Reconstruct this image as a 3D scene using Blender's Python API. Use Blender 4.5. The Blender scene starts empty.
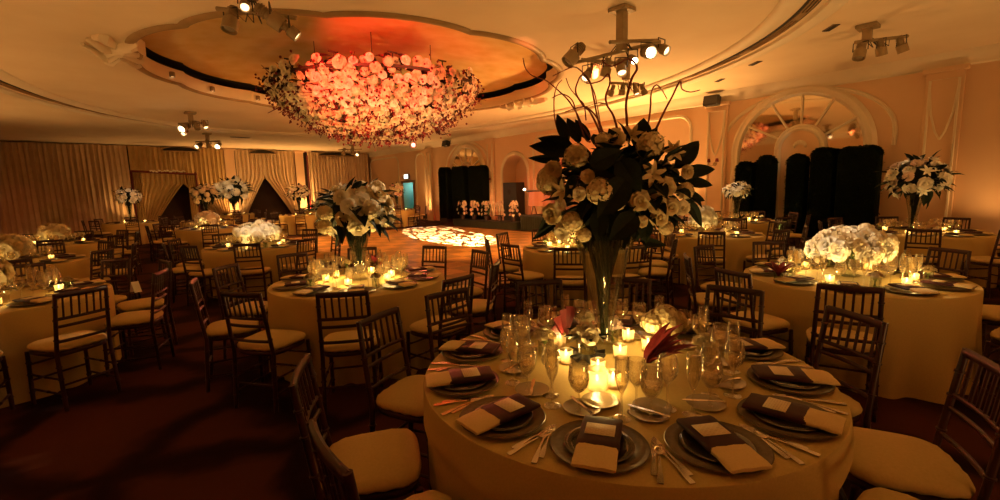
import bpy, bmesh, math, random
from math import sin, cos, pi, radians, atan2, hypot
from mathutils import Vector, Matrix, Euler
from mathutils.geometry import tessellate_polygon

sc = bpy.context.scene
COL = sc.collection

# ------------------------------------------------------------------ camera
F = 460.0                       # focal length in pixels of the 1000 x 500 frame
CAM = Vector((0, 0, 1.62))
YAW, PITCH, ROLL = radians(41), radians(7.5), radians(1.5)
fwd = Vector((sin(YAW)*cos(PITCH), cos(YAW)*cos(PITCH), -sin(PITCH)))
rt0 = Vector((cos(YAW), -sin(YAW), 0))
up0 = rt0.cross(fwd)
rt = rt0*cos(ROLL) - up0*sin(ROLL)
up = up0*cos(ROLL) + rt0*sin(ROLL)
cam_data = bpy.data.cameras.new('camera')
cam = bpy.data.objects.new('camera', cam_data)
COL.objects.link(cam)
cam.matrix_world = Matrix(((rt.x, up.x, -fwd.x, CAM.x), (rt.y, up.y, -fwd.y, CAM.y), (rt.z, up.z, -fwd.z, CAM.z), (0, 0, 0, 1)))
cam_data.sensor_width = 36
cam_data.lens = F/1000*36
cam_data.clip_start = 0.05
sc.camera = cam

def ray(px, py): return fwd*F + rt*(px-500) - up*(py-250)
def at(px, py, depth): return CAM + ray(px, py)*(depth/F)
def onz(px, py, z):
    d = ray(px, py)
    return CAM + d*((z-CAM.z)/d.z)

# ------------------------------------------------------------------ world and exposure
w = bpy.data.worlds.new('night')
sc.world = w
w.use_nodes = True
w.node_tree.nodes['Background'].inputs[0].default_value = (1.0, .6, .3, 1)
w.node_tree.nodes['Background'].inputs[1].default_value = .0
sc.view_settings.view_transform = 'Standard'
sc.view_settings.look = 'None'
sc.view_settings.gamma = 1
sc.view_settings.use_curve_mapping = False
sc.view_settings.exposure = 0.0
cy = sc.cycles
cy.use_denoising = True
cy.max_bounces = 8
cy.diffuse_bounces = 4
cy.glossy_bounces = 3
cy.transmission_bounces = 6
cy.transparent_max_bounces = 24
cy.sample_clamp_indirect = 4
cy.sample_clamp_direct = 30
cy.caustics_reflective = False
cy.caustics_refractive = False

RX, LX, BY, FY, HC = 14.1, -3.4, 29.6, -3.0, 4.25   # room

AMB = (1.0, .485, .135)
WARM = (1.0, .72, .42)
CANDLE = (1.0, .62, .18)

def spot(name, loc, target, power, col, angle=60, blend=1.0, radius=.08):
    l = bpy.data.lights.new(name, 'SPOT')
    l.energy = power; l.color = col; l.spot_size = radians(angle); l.spot_blend = blend
    l.shadow_soft_size = radius
    o = bpy.data.objects.new(name, l); COL.objects.link(o)
    o.location = loc
    o.rotation_euler = (Vector(target)-Vector(loc)).to_track_quat('-Z', 'Y').to_euler()
    return o
def point(name, loc, power, col, radius=.02):
    l = bpy.data.lights.new(name, 'POINT')
    l.energy = power; l.color = col; l.shadow_soft_size = radius
    o = bpy.data.objects.new(name, l); COL.objects.link(o); o.location = loc
    return o

# uplights standing on the floor (their cans are built further down at the same spots)
UPL = [  # x, y, target, power, angle
    (13.75, .2, (12.2, 1.6, 4.2), 120, 124),
    (13.75, 7.2, (11.4, 7.2, 4.2), 900, 124),
    (13.75, 8.6, (11.0, 9.0, 4.2), 1450, 124),
    (13.75, 11.2, (11.0, 11.0, 4.2), 1250, 124),
    (13.8, 16.6, (12.2, 16.0, 4.2), 480, 124),
    (13.8, 22.2, (12.6, 21.0, 4.2), 330, 124),
    (5.7, 28.6, (5.7, 28.3, 4.2), 480, 124),
    (9.5, 28.6, (9.5, 28.3, 4.2), 700, 124),
    (1.2, 28.6, (1.2, 28.2, 4.2), 110, 124),
    (-3.1, 19.0, (-1.0, 19.0, 4.2), 240, 124),
    (-3.1, 13.0, (-1.0, 13.0, 4.2), 260, 124),
    (-3.1, 6.5, (-.6, 7.0, 4.2), 300, 124),
    (2.0, -2.6, (3.4, 0.2, 4.2), 250, 120),
    (8.0, -2.6, (8.0, 0.0, 4.2), 400, 120),
]
UPL += [(3.62, 6.15, (4.5, 10.0, 3.0), 700, 46), (7.2, 5.3, (5.7, 10.0, 3.0), 640, 40)]     # two aimed at the flower chandelier
UP_K = 1.0
for x, y, t, p, a in UPL:
    spot('uplight', (x, y, .42), t, p*UP_K, AMB if a > 40 else (1, .60, .25), a, 1.0, .1)

# ------------------------------------------------------------------ materials
def mat(name, col=(.5, .5, .5), rough=.6, metal=0, spec=.5, emit=None, strength=0, coat=0, sss=0):
    m = bpy.data.materials.new(name); m.use_nodes = True
    b = m.node_tree.nodes['Principled BSDF']
    b.inputs['Base Color'].default_value = (*col, 1)
    b.inputs['Roughness'].default_value = rough
    b.inputs['Metallic'].default_value = metal
    b.inputs['Specular IOR Level'].default_value = spec
    b.inputs['Coat Weight'].default_value = coat
    if emit:
        b.inputs['Emission Color'].default_value = (*emit, 1)
        b.inputs['Emission Strength'].default_value = strength
    return m
def nodes(m): return m.node_tree.nodes, m.node_tree.links, m.node_tree.nodes['Principled BSDF']
def tex(m, kind, scale, vec='Object', **kw):
    n, l, b = nodes(m)
    c = n.new('ShaderNodeTexCoord'); t = n.new(kind)
    if 'Scale' in t.inputs: t.inputs['Scale'].default_value = scale
    for k, v in kw.items(): t.inputs[k].default_value = v
    l.new(c.outputs[vec], t.inputs['Vector'])
    return t
def ramp(m, sock, stops):
    n, l, b = nodes(m)
    r = n.new('ShaderNodeValToRGB'); e = r.color_ramp.elements
    while len(e) < len(stops): e.new(.5)
    for i, (p, c) in enumerate(stops): e[i].position = p; e[i].color = (*c, 1)
    l.new(sock, r.inputs[0]); return r.outputs[0]
def bump(m, sock, strength=.3, dist=.01):
    n, l, b = nodes(m)
    bp = n.new('ShaderNodeBump'); bp.inputs['Strength'].default_value = strength; bp.inputs['Distance'].default_value = dist
    l.new(sock, bp.inputs['Height']); l.new(bp.outputs[0], b.inputs['Normal'])
def noisy(name, c1, c2, scale, rough=.7, bstr=.15, bdist=.004, spec=.3, **kw):
    m = mat(name, c1, rough, spec=spec, **kw); n, l, b = nodes(m)
    t = tex(m, 'ShaderNodeTexNoise', scale, Detail=6.0)
    l.new(ramp(m, t.outputs[0], [(.3, c1), (.7, c2)]), b.inputs['Base Color'])
    if bstr: bump(m, t.outputs[0], bstr, bdist)
    return m
def glassy(name, tint=(1, 1, 1), gloss=.12, edge=.55, rough=.03, trans=0.0, tcol=(1, .9, .7)):
    """thin blown glass: see-through in the middle, bright reflections towards its edges"""
    m = bpy.data.materials.new(name); m.use_nodes = True
    n, l = m.node_tree.nodes, m.node_tree.links
    n.remove(n['Principled BSDF']); out = n['Material Output']
    tr = n.new('ShaderNodeBsdfTransparent'); tr.inputs[0].default_value = (*tint, 1)
    g = n.new('ShaderNodeBsdfGlossy'); g.inputs['Roughness'].default_value = rough
    lw = n.new('ShaderNodeLayerWeight'); lw.inputs[0].default_value = .35
    mr = n.new('ShaderNodeMapRange'); mr.inputs['To Min'].default_value = gloss; mr.inputs['To Max'].default_value = edge
    l.new(lw.outputs['Facing'], mr.inputs['Value'])
    mx = n.new('ShaderNodeMixShader')
    l.new(mr.outputs[0], mx.inputs[0]); l.new(tr.outputs[0], mx.inputs[1]); l.new(g.outputs[0], mx.inputs[2])
    last = mx
    if trans:
        ts = n.new('ShaderNodeBsdfTranslucent'); ts.inputs[0].default_value = (*tcol, 1)
        m2 = n.new('ShaderNodeMixShader'); m2.inputs[0].default_value = trans
        l.new(mx.outputs[0], m2.inputs[1]); l.new(ts.outputs[0], m2.inputs[2]); last = m2
    l.new(last.outputs[0], out.inputs[0])
    return m
def petal(name, c1, c2):
    m = noisy(name, c1, c2, 9, rough=.65, bstr=0, spec=.2)
    return m

M = {}
M['plaster'] = noisy('plaster_cream', (.82, .67, .48), (.87, .73, .54), 1.3, .8, .05, .002)
M['wall'] = noisy('plaster_peach', (.78, .55, .36), (.84, .61, .41), .9, .8, .06, .002)
M['trimm'] = noisy('trim_cream', (.80, .70, .54), (.86, .77, .62), 2, .6, .03, .001)
M['gold'] = noisy('dome_gold', (.74, .46, .13), (.86, .62, .28), 2.3, .5, .1, .003)
M['bronze'] = noisy('moulding_bronze', (.30, .19, .08), (.40, .26, .12), 3, .5, 0)
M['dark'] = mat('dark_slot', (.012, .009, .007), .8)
M['wood'] = noisy('mahogany', (.030, .009, .006), (.050, .013, .008), 18, .38, 0, spec=.4)
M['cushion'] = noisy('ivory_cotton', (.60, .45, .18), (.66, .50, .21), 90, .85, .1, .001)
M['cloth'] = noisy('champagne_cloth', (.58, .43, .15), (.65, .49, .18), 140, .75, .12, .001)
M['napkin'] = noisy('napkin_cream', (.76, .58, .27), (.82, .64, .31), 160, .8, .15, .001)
M['band'] = noisy('maroon_band', (.034, .005, .007), (.052, .008, .010), 120, .6, .1, .001)
M['charger'] = noisy('charger_glass', (.085, .055, .018), (.14, .092, .032), 60, .36, .35, .003, spec=.35)
M['chargerpale'] = mat('glass_dish', (.34, .25, .13), .2, spec=.6, coat=.3)
M['inner'] = mat('dark_glass_plate', (.05, .035, .02), .12, spec=.7, coat=.5)
M['china'] = mat('china', (.75, .68, .55), .2, spec=.5, coat=.3)
M['silver'] = mat('silver', (.62, .50, .38), .16, 1)
M['glass'] = glassy('stemware_glass', tint=(1, .97, .90), gloss=.06, edge=.85, trans=.03, tcol=(1, .85, .6))
M['vaseglass'] = glassy('vase_glass', tint=(.90, .92, .88), gloss=.05, edge=.40)
M['votive'] = glassy('votive_glass', gloss=.05, edge=.3, trans=.45, tcol=(1, .80, .48))
M['wax'] = mat('wax', (.85, .74, .5), .5)
M['flame'] = mat('flame', (1, .8, .4), emit=(1, .62, .2), strength=26)
M['lamp'] = mat('lamp_lens', (1, .9, .7), emit=(1, .82, .55), strength=14)
M['lampdim'] = mat('lamp_lens_dim', (1, .8, .5), emit=(1, .7, .35), strength=3)
M['lampred'] = mat('lamp_lens_red', (1, .3, .2), emit=(1, .20, .14), strength=7)
M['lens'] = mat('unlit_lens', (.30, .24, .16), .15, spec=.8)
M['fixture'] = noisy('fixture_tan', (.30, .22, .12), (.38, .28, .16), 8, .5, 0)
M['fixdark'] = mat('fixture_dark', (.05, .035, .022), .45)
M['black'] = mat('black_satin', (.012, .011, .010), .5)
M['cream1'] = petal('petal_cream', (.64, .50, .26), (.74, .60, .34))
M['cream2'] = petal('petal_ivory', (.80, .70, .48), (.88, .79, .58))
M['white'] = petal('petal_white', (.90, .86, .74), (.95, .92, .82))
M['blush'] = petal('petal_blush', (.86, .68, .58), (.92, .78, .68))
M['pinkp'] = petal('petal_pink', (.80, .42, .40), (.88, .56, .50))
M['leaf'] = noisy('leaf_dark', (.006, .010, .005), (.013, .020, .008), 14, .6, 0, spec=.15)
M['leafg'] = noisy('leaf_green', (.10, .16, .03), (.20, .26, .05), 14, .5, 0)
M['redleaf'] = noisy('leaf_burgundy', (.14, .012, .018), (.24, .03, .03), 12, .45, 0)
M['berry'] = noisy('berry_red', (.10, .012, .012), (.20, .02, .02), 20, .4, 0)
M['twig'] = noisy('twig_dark', (.035, .010, .008), (.07, .016, .012), 12, .6, 0)
M['branch'] = noisy('willow_bark', (.12, .022, .010), (.20, .04, .016), 30, .6, 0)
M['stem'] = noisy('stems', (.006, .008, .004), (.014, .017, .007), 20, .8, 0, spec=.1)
M['mirror'] = mat('mirror', (.70, .60, .46), .04, 1)
M['hedge'] = noisy('boxwood', (.004, .007, .003), (.009, .014, .005), 25, .9, 0, spec=.05)
M['card'] = None
M['drape'] = noisy('drape_ivory', (.60, .46, .30), (.68, .53, .36), 3, .85, .05, .002)
M['drapegold'] = noisy('drape_gold', (.52, .36, .16), (.60, .43, .20), 3, .85, .05, .002)
M['redpole'] = mat('pole_red', (.16, .016, .014), .5)
M['backwall'] = noisy('wall_umber', (.04, .022, .014), (.055, .03, .018), 2, .9, 0)
M['teal'] = mat('teal_paint', (.22, .50, .46), .7)
M['doorframe'] = mat('door_frame', (.16, .08, .04), .5)
M['signbox'] = mat('sign_lit', (.9, 1, .95), emit=(.75, 1, .88), strength=2.2)
M['stage'] = noisy('stage_skirt', (.018, .022, .012), (.03, .034, .02), 5, .8, 0)
M['bronzevent'] = mat('vent_bronze', (.10, .06, .03), .6)
M['potw'] = mat('pot_dark', (.04, .02, .015), .5)
M['pinkcloth'] = mat('pink_cloth', (.62, .32, .26), .8)
M['ribbon'] = mat('black_satin_ribbon', (.010, .009, .009), .35, spec=.6)

def card_material():
    m = mat('menu_card', (.80, .68, .46), .7); n, l, b = nodes(m)
    t = tex(m, 'ShaderNodeTexBrick', 1.0)
    t.inputs['Color1'].default_value = (.60, .46, .27, 1); t.inputs['Color2'].default_value = (.74, .61, .40, 1)
    t.inputs['Mortar'].default_value = (.80, .68, .46, 1)
    t.inputs['Scale'].default_value = 60; t.inputs['Mortar Size'].default_value = .16
    t.inputs['Brick Width'].default_value = 1.1; t.inputs['Row Height'].default_value = .5
    l.new(t.outputs['Color'], b.inputs['Base Color']); return m
M['card'] = card_material()
def carpet_material():
    m = mat('carpet', (.04, .014, .01), .95, spec=.1); n, l, b = nodes(m)
    c = n.new('ShaderNodeTexCoord')
    v = n.new('ShaderNodeTexVoronoi'); v.feature = 'DISTANCE_TO_EDGE'; v.inputs['Scale'].default_value = 1.25
    ns = n.new('ShaderNodeTexNoise'); ns.inputs['Scale'].default_value = 1.6; ns.inputs['Detail'].default_value = 3
    mixv = n.new('ShaderNodeMixRGB'); mixv.inputs[0].default_value = .35
    l.new(c.outputs['Object'], ns.inputs['Vector']); l.new(c.outputs['Object'], mixv.inputs[1]); l.new(ns.outputs['Color'], mixv.inputs[2])
    l.new(mixv.outputs[0], v.inputs['Vector'])
    a = ramp(m, v.outputs['Distance'], [(0.0, (.016, .004, .004)), (.05, (.026, .007, .006)), (.12, (.095, .028, .015)), (.5, (.115, .036, .018))])
    pile = n.new('ShaderNodeTexNoise'); pile.inputs['Scale'].default_value = 260
    l.new(c.outputs['Object'], pile.inputs['Vector'])
    mx = n.new('ShaderNodeMixRGB'); mx.blend_type = 'MULTIPLY'; mx.inputs[0].default_value = .5
    l.new(a, mx.inputs[1]); l.new(pile.outputs['Color'], mx.inputs[2]); l.new(mx.outputs[0], b.inputs['Base Color'])
    bump(m, pile.outputs[0], .4, .006); return m
M['carpet'] = carpet_material()
def parquet_material():
    m = mat('parquet', (.6, .36, .16), .32, spec=.5); n, l, b = nodes(m)
    c = n.new('ShaderNodeTexCoord')
    ck = n.new('ShaderNodeTexChecker'); ck.inputs['Scale'].default_value = 1/.6
    l.new(c.outputs['Object'], ck.inputs['Vector'])
    cols = []
    for rot in (0, pi/2):
        mp = n.new('ShaderNodeMapping'); mp.inputs['Rotation'].default_value = (0, 0, rot)
        br = n.new('ShaderNodeTexBrick'); br.inputs['Scale'].default_value = 1
        br.inputs['Brick Width'].default_value = .6; br.inputs['Row Height'].default_value = .075
        br.inputs['Mortar Size'].default_value = .004
        dk = 1 if not rot else .5
        br.inputs['Color1'].default_value = (.66*dk, .33*dk, .10*dk, 1); br.inputs['Color2'].default_value = (.52*dk, .23*dk, .06*dk, 1)
        br.inputs['Mortar'].default_value = (.16, .07, .03, 1)
        l.new(c.outputs['Object'], mp.inputs[0]); l.new(mp.outputs[0], br.inputs['Vector']); cols.append(br.outputs['Color'])
    mx = n.new('ShaderNodeMixRGB'); l.new(ck.outputs['Fac'], mx.inputs[0]); l.new(cols[0], mx.inputs[1]); l.new(cols[1], mx.inputs[2])
    l.new(mx.outputs[0], b.inputs['Base Color']); return m
M['parquet'] = parquet_material()

# ------------------------------------------------------------------ mesh building
class MB:
    def __init__(s): s.v = []; s.f = []
    def add(s, vs, fs):
        o = len(s.v); s.v += [tuple(x) for x in vs]; s.f += [tuple(i+o for i in f) for f in fs]
    def box(s, c, d, rot=None):
        x, y, z = d[0]/2, d[1]/2, d[2]/2
        vs = [Vector(p) for p in ((-x,-y,-z),(x,-y,-z),(x,y,-z),(-x,y,-z),(-x,-y,z),(x,-y,z),(x,y,z),(-x,y,z))]
        if rot is not None:
            R_ = Euler(rot).to_matrix() if not isinstance(rot, Matrix) else rot
            vs = [R_ @ p for p in vs]
        c = Vector(c)
        s.add([p+c for p in vs], [(0,3,2,1),(4,5,6,7),(0,1,5,4),(1,2,6,5),(2,3,7,6),(3,0,4,7)])
        return s
    def tube(s, pts, r, n=8, cap=True, flat=1.0):
        pts = [Vector(p) for p in pts]
        rs = r if isinstance(r, (list, tuple)) else [r]*len(pts)
        o = len(s.v); ref = None
        for i, p in enumerate(pts):
            a = pts[max(0, i-1)]; b = pts[min(len(pts)-1, i+1)]
            t = (b-a).normalized() if (b-a).length > 1e-9 else Vector((0, 0, 1))
            if ref is None:
                ref = Vector((0, 0, 1)) if abs(t.z) < .9 else Vector((1, 0, 0))
            x = (ref - t*ref.dot(t))
            x = x.normalized() if x.length > 1e-6 else t.orthogonal().normalized()
            y = t.cross(x); ref = x
            for k in range(n):
                an = 2*pi*k/n
                s.v.append(tuple(p + x*cos(an)*rs[i] + y*sin(an)*rs[i]*flat))
        for i in range(len(pts)-1):
            for k in range(n):
                k2 = (k+1) % n
                s.f.append((o+i*n+k, o+i*n+k2, o+(i+1)*n+k2, o+(i+1)*n+k))
        if cap:
            s.f.append(tuple(o+k for k in reversed(range(n))))
            s.f.append(tuple(o+(len(pts)-1)*n+k for k in range(n)))
        return s
    def lathe(s, prof, n=20, c=(0, 0, 0), M3=None):
        o = len(s.v); c = Vector(c)
        for r, z in prof:
            for k in range(n):
                a = 2*pi*k/n
                p = Vector((r*cos(a), r*sin(a), z))
                if M3 is not None: p = M3 @ p
                s.v.append(tuple(p+c))
        for i in range(len(prof)-1):
            for k in range(n):
                k2 = (k+1) % n
                s.f.append((o+i*n+k, o+i*n+k2, o+(i+1)*n+k2, o+(i+1)*n+k))
        if prof[0][0] > 1e-5: s.f.append(tuple(o+k for k in reversed(range(n))))
        if prof[-1][0] > 1e-5: s.f.append(tuple(o+(len(prof)-1)*n+k for k in range(n)))
        return s
    def grid(s, fn, nu, nv, wrap=False):
        o = len(s.v)
        nuu = nu if wrap else nu+1
        for j in range(nv+1):
            for i in range(nuu): s.v.append(tuple(fn(i/nu, j/nv)))
        for j in range(nv):
            for i in range(nu):
                i2 = (i+1) % nuu if wrap else i+1
                s.f.append((o+j*nuu+i, o+j*nuu+i2, o+(j+1)*nuu+i2, o+(j+1)*nuu+i))
        return s
    def sphere(s, c, r, n=10, m=6, sc_=(1, 1, 1)):
        c = Vector(c)
        s.grid(lambda u, v: c+Vector((r*sc_[0]*cos(2*pi*u)*sin(pi*v), r*sc_[1]*sin(2*pi*u)*sin(pi*v), -r*sc_[2]*cos(pi*v))), n, m, True)
        return s
    def merge(s, other, mtx):
        s.add([mtx @ Vector(p) for p in other.v], other.f); return s
    def mesh(s, name, material, smooth=True, bevel=0, segs=2, weld=False):
        me = bpy.data.meshes.new(name)
        me.from_pydata(s.v, [], s.f)
        if bevel or weld:
            bm = bmesh.new(); bm.from_mesh(me)
            if weld: bmesh.ops.remove_doubles(bm, verts=bm.verts, dist=1e-5)
            if bevel: bmesh.ops.bevel(bm, geom=list(bm.edges), offset=bevel, segments=segs, affect='EDGES', profile=.5)
            bm.to_mesh(me); bm.free()
        me.materials.append(material)
        if smooth:
            me.polygons.foreach_set('use_smooth', [True]*len(me.polygons))
            try: me.set_sharp_from_angle(angle=radians(50))
            except Exception: pass
        me.update(); return me
    def build(s, name, material, parent=None, **kw):
        return link(name, s.mesh(name, material, **kw), parent)

def link(name, me, parent=None, loc=None, rot=None, scale=None):
    o = bpy.data.objects.new(name, me); COL.objects.link(o)
    if parent is not None: o.parent = parent
    if loc is not None: o.location = loc
    if rot is not None: o.rotation_euler = rot
    if scale is not None: o.scale = (scale,)*3 if isinstance(scale, (int, float)) else scale
    return o
def tag(o, label=None, cat=None, group=None, kind=None):
    if label: o['label'] = label
    if cat: o['category'] = cat
    if group: o['group'] = group
    if kind: o['kind'] = kind
    return o
def thing(name, label, cat, loc=(0, 0, 0), rz=0, group=None):
    o = bpy.data.objects.new(name, None); COL.objects.link(o)
    o.location = loc; o.rotation_euler = (0, 0, rz); o.empty_display_size = .1
    return tag(o, label, cat, group)
KIDS = {}
def dup(o, parent=None):
    c = o.copy(); COL.objects.link(c)
    if parent is not None: c.parent = parent
    for ch in KIDS[o.name]: dup(ch, c)
    return c
def freeze(root):
    """remember a finished thing's children so that it can be copied"""
    allo = [root]
    while allo:
        o = allo.pop(); KIDS[o.name] = [c for c in COL.objects if c.parent == o]; allo += KIDS[o.name]
def struct(name, mb, m, parent=None, **kw):
    o = mb.build(name, m, parent, **kw)
    return tag(o, kind='structure') if parent is None else o

ORD = ['first', 'second', 'third', 'fourth', 'fifth', 'sixth', 'seventh', 'eighth', 'ninth', 'tenth', 'eleventh', 'twelfth']

# ================================================================== THE ROOM
# floor
mb = MB(); mb.box(((LX+RX)/2, (FY+BY)/2, -.05), (RX-LX+.4, BY-FY+.4, .1))
struct('floor', mb, M['carpet'], smooth=False)

# ceiling with a round scalloped recess and a shallow dome
RC = Vector((5.36, 10.7)); RR = 4.3
def scallop(a): return RR - .02 + .19*abs(sin(6*a+.5))**.6 + .10*sin(2*a+1.0)
mb = MB(); N = 288
angs = [2*pi*k/N for k in range(N)]
for cx_, cy_ in ((LX, FY), (RX, FY), (RX, BY), (LX, BY)):
    angs.append(atan2(cy_-RC.y, cx_-RC.x) % (2*pi))
angs = sorted(set(angs)); n = len(angs)
def rect_hit(a):
    dx, dy = cos(a), sin(a); t = 1e9
    if dx > 1e-9: t = min(t, (RX-RC.x)/dx)
    if dx < -1e-9: t = min(t, (LX-RC.x)/dx)
    if dy > 1e-9: t = min(t, (BY-RC.y)/dy)
    if dy < -1e-9: t = min(t, (FY-RC.y)/dy)
    return t
rows = []
for a in angs:
    r0 = scallop(a); r1 = rect_hit(a)
    prof = [(r1, HC), (r1*.5+r0*.5, HC), (r0+.28, HC), (r0+.02, HC), (r0, HC+.02), (r0-.005, HC+.26), (r0+.02, HC+.28), (r0+.5, HC+.28), (r0+.5, HC+.52), (r0+.06, HC+.50)]
    prof += [(r0+.0, HC+.46), (r0-.10, HC+.46)] + [((r0-.10)*(1-k/9), HC+.46+.34*sin(pi/2*k/9)) for k in range(1, 9)]
    rows.append([(RC.x+r*cos(a), RC.y+r*sin(a), z) for r, z in prof])
m_ = len(rows[0])
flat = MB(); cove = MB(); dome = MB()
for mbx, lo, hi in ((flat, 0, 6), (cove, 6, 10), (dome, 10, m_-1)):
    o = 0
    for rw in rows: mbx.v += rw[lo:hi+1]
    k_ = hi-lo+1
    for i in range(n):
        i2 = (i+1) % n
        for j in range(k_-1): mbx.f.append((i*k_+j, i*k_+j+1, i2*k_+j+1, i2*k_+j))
    if mbx is dome:
        mbx.v.append((RC.x, RC.y, HC+.80)); c_ = len(mbx.v)-1
        for i in range(n): mbx.f.append((i*k_+k_-1, c_, ((i+1) % n)*k_+k_-1))
struct('ceiling', flat, M['plaster'])
struct('ceiling_dome', dome, M['gold'])
struct('ceiling_cove', cove, M['dark'])  # cove faces coloured near-black: the slot's shade is painted into them
mb = MB(); mb.box(((LX+RX)/2, (FY+BY)/2, HC+1.0), (RX-LX+.4, BY-FY+.4, .1))
struct('roof_slab', mb, M['backwall'], smooth=False)

def ring(mbx, fr, z, prof, nn=240):
    """sweeps a small profile (dr, dz) round a closed curve fr(angle) -> centre-relative xy"""
    k_ = len(prof); o = len(mbx.v)
    for i in range(nn):
        a = 2*pi*i/nn; p = fr(a); q = fr(a+.01); t = Vector((q[0]-p[0], q[1]-p[1])).normalized(); nx, ny = t.y, -t.x
        for dr, dz in prof: mbx.v.append((p[0]+nx*dr, p[1]+ny*dr, z+dz))
    for i in range(nn):
        i2 = (i+1) % nn
        for j in range(k_):
            j2 = (j+1) % k_
            mbx.f.append((o+i*k_+j, o+i*k_+j2, o+i2*k_+j2, o+i2*k_+j))
circ = lambda rr: (lambda a: (RC.x+rr(a)*cos(a), RC.y+rr(a)*sin(a)))
half = [(-.07, 0), (-.06, -.03), (-.02, -.05), (.03, -.045), (.07, -.02), (.08, 0)]
mb = MB(); ring(mb, circ(lambda a: scallop(a)+.10), HC, half)
struct('trim_recess', mb, M['bronze'])
mb = MB(); ring(mb, circ(lambda a: 2.95), HC+.755, [(-.06, .03), (-.05, -.04), (0, -.06), (.05, -.04), (.06, .03)])
struct('trim_medallion', mb, M['gold'])
# small ornaments on the medallion ring and ribbon plaster at the recess's ends
mb = MB()
for k in range(14):
    a = 2*pi*k/14; mb.sphere((RC.x+2.95*cos(a), RC.y+2.95*sin(a), HC+.69), .11, 10, 6, (1, 1, .5))
struct('trim_rosettes', mb, M['gold'])
mb = MB()
for ang0 in (radians(178), radians(-3)):
    for k in range(-2, 3):
        a = ang0+k*.065
        pts = []
        for q in range(9):
            rr = scallop(a)+.05+.75*q/8*(1-.14*abs(k)); aa = a+.045*sin(q*.9+k)
            pts.append((RC.x+rr*cos(aa), RC.y+rr*sin(aa), HC-.03-.03*sin(q*1.3)))
        mb.tube(pts, [.05+.05*sin(pi*(q+.6)/9.2) for q in range(9)], 8, True, .45)
struct('trim_ribbon', mb, M['trimm'])

# the big oval moulding with its dark air slot
OC, OA, OB = Vector((5.4, 11.5)), 7.2, 10.0
oval = lambda da: (lambda a: (OC.x+(OA+da)*cos(a), OC.y+(OB+da)*sin(a)))
mb = MB(); ring(mb, oval(.34), HC, [(-.14, 0), (-.13, -.05), (-.04, -.09), (.06, -.07), (.14, -.03), (.15, 0)], 300)
ring(mb, oval(-.34), HC, [(-.15, 0), (-.14, -.03), (-.06, -.07), (.04, -.09), (.13, -.05), (.14, 0)], 300)
struct('trim_oval', mb, M['trimm'])
mb = MB(); ring(mb, oval(0), HC, [(-.10, 0), (-.10, -.012), (.10, -.012), (.10, 0)], 300)
struct('trim_slot', mb, M['dark'])
mb = MB()
for dr in (-.05, .0, .05):
    ring(mb, oval(dr), HC-.012, [(-.008, 0), (-.008, -.02), (.008, -.02), (.008, 0)], 300)
struct('trim_slot_bars', mb, M['bronze'])
mb = MB()
for k in range(26):
    a = 2*pi*k/26+.12; p = oval(0)(a); q = oval(0)(a+.01)
    mb.box((p[0], p[1], HC-.015), (.34, .10, .03), (0, 0, atan2(q[1]-p[1], q[0]-p[0])))
struct('trim_slot_blocks', mb, M['bronze'], smooth=False)

# walls
def wall_poly(name, outline, to3, m):
    tri = tessellate_polygon([[Vector((a, b, 0)) for a, b in outline]])
    mb = MB(); mb.add([to3(a, b) for a, b in outline], [tuple(t) for t in tri])
    return struct(name, mb, m, smooth=False)
def arch_pts(c, hw, spring, n=20, rise=None):
    rise = hw if rise is None else rise
    return [(c-hw*cos(pi*k/n), spring+rise*sin(pi*k/n)) for k in range(n+1)]
NI = (15.1, .78, 2.35)            # arched niche in the right wall: centre, half width, spring
DO = (24.35, .62, 2.16)           # lit doorway: centre, half width, height
out = [(FY, 0), (NI[0]-NI[1], 0)] + arch_pts(NI[0], NI[1], NI[2]) + [(NI[0]+NI[1], 0), (DO[0]-DO[1], 0), (DO[0]-DO[1], DO[2]), (DO[0]+DO[1], DO[2]), (DO[0]+DO[1], 0), (BY, 0), (BY, HC+.02), (FY, HC+.02)]
wall_poly('wall_right', out, lambda a, b: (RX, a, b), M['wall'])
# niche interior
mb = MB(); ap = [(NI[0]-NI[1], 0)]+arch_pts(NI[0], NI[1], NI[2])+[(NI[0]+NI[1], 0)]
for i in range(len(ap)-1):
    (a, b), (c, d) = ap[i], ap[i+1]
    mb.add([(RX, a, b), (RX, c, d), (RX+.8, c, d), (RX+.8, a, b)], [(0, 1, 2, 3)])
cen = len(mb.v); mb.v.append((RX+.8, NI[0], 1.4)); o = len(mb.v)
mb.v += [(RX+.8, a, b) for a, b in ap]
for i in range(len(ap)-1): mb.f.append((cen, o+i, o+i+1))
mb.f.append((cen, o+len(ap)-1, o))
struct('wall_niche', mb, M['wall'], smooth=False)
# doorway alcove with teal walls
mb = MB()
y0, y1, h = DO[0]-DO[1], DO[0]+DO[1], DO[2]
mb.add([(RX, y0, 0), (RX+1.3, y0, 0), (RX+1.3, y0, h), (RX, y0, h), (RX, y1, 0), (RX+1.3, y1, 0), (RX+1.3, y1, h), (RX, y1, h)],
       [(0, 1, 2, 3), (4, 7, 6, 5), (1, 5, 6, 2), (3, 2, 6, 7), (0, 4, 5, 1)])
struct('wall_corridor', mb, M['teal'], smooth=False)
point('corridor_lamp', (RX+.55, DO[0]+.15, 1.95), 9, (.85, 1.0, .92), .06)
d1 = thing('door_1', None, None); d1['kind'] = 'structure'; del_ = None
mb = MB(); mb.box((RX-.02, y0-.06, h/2), (.1, .12, h)); mb.box((RX-.02, y1+.06, h/2), (.1, .12, h)); mb.box((RX-.02, DO[0], h+.06), (.1, 2*DO[1]+.24, .12))
mb.build('door_frame', M['doorframe'], d1, smooth=False, bevel=.01)
mb = MB(); mb.box((RX+.52, y0+.05, h/2), (1.0, .045, h-.02)); mb.build('door_leaf', M['teal'], d1, smooth=False, bevel=.006)
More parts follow.
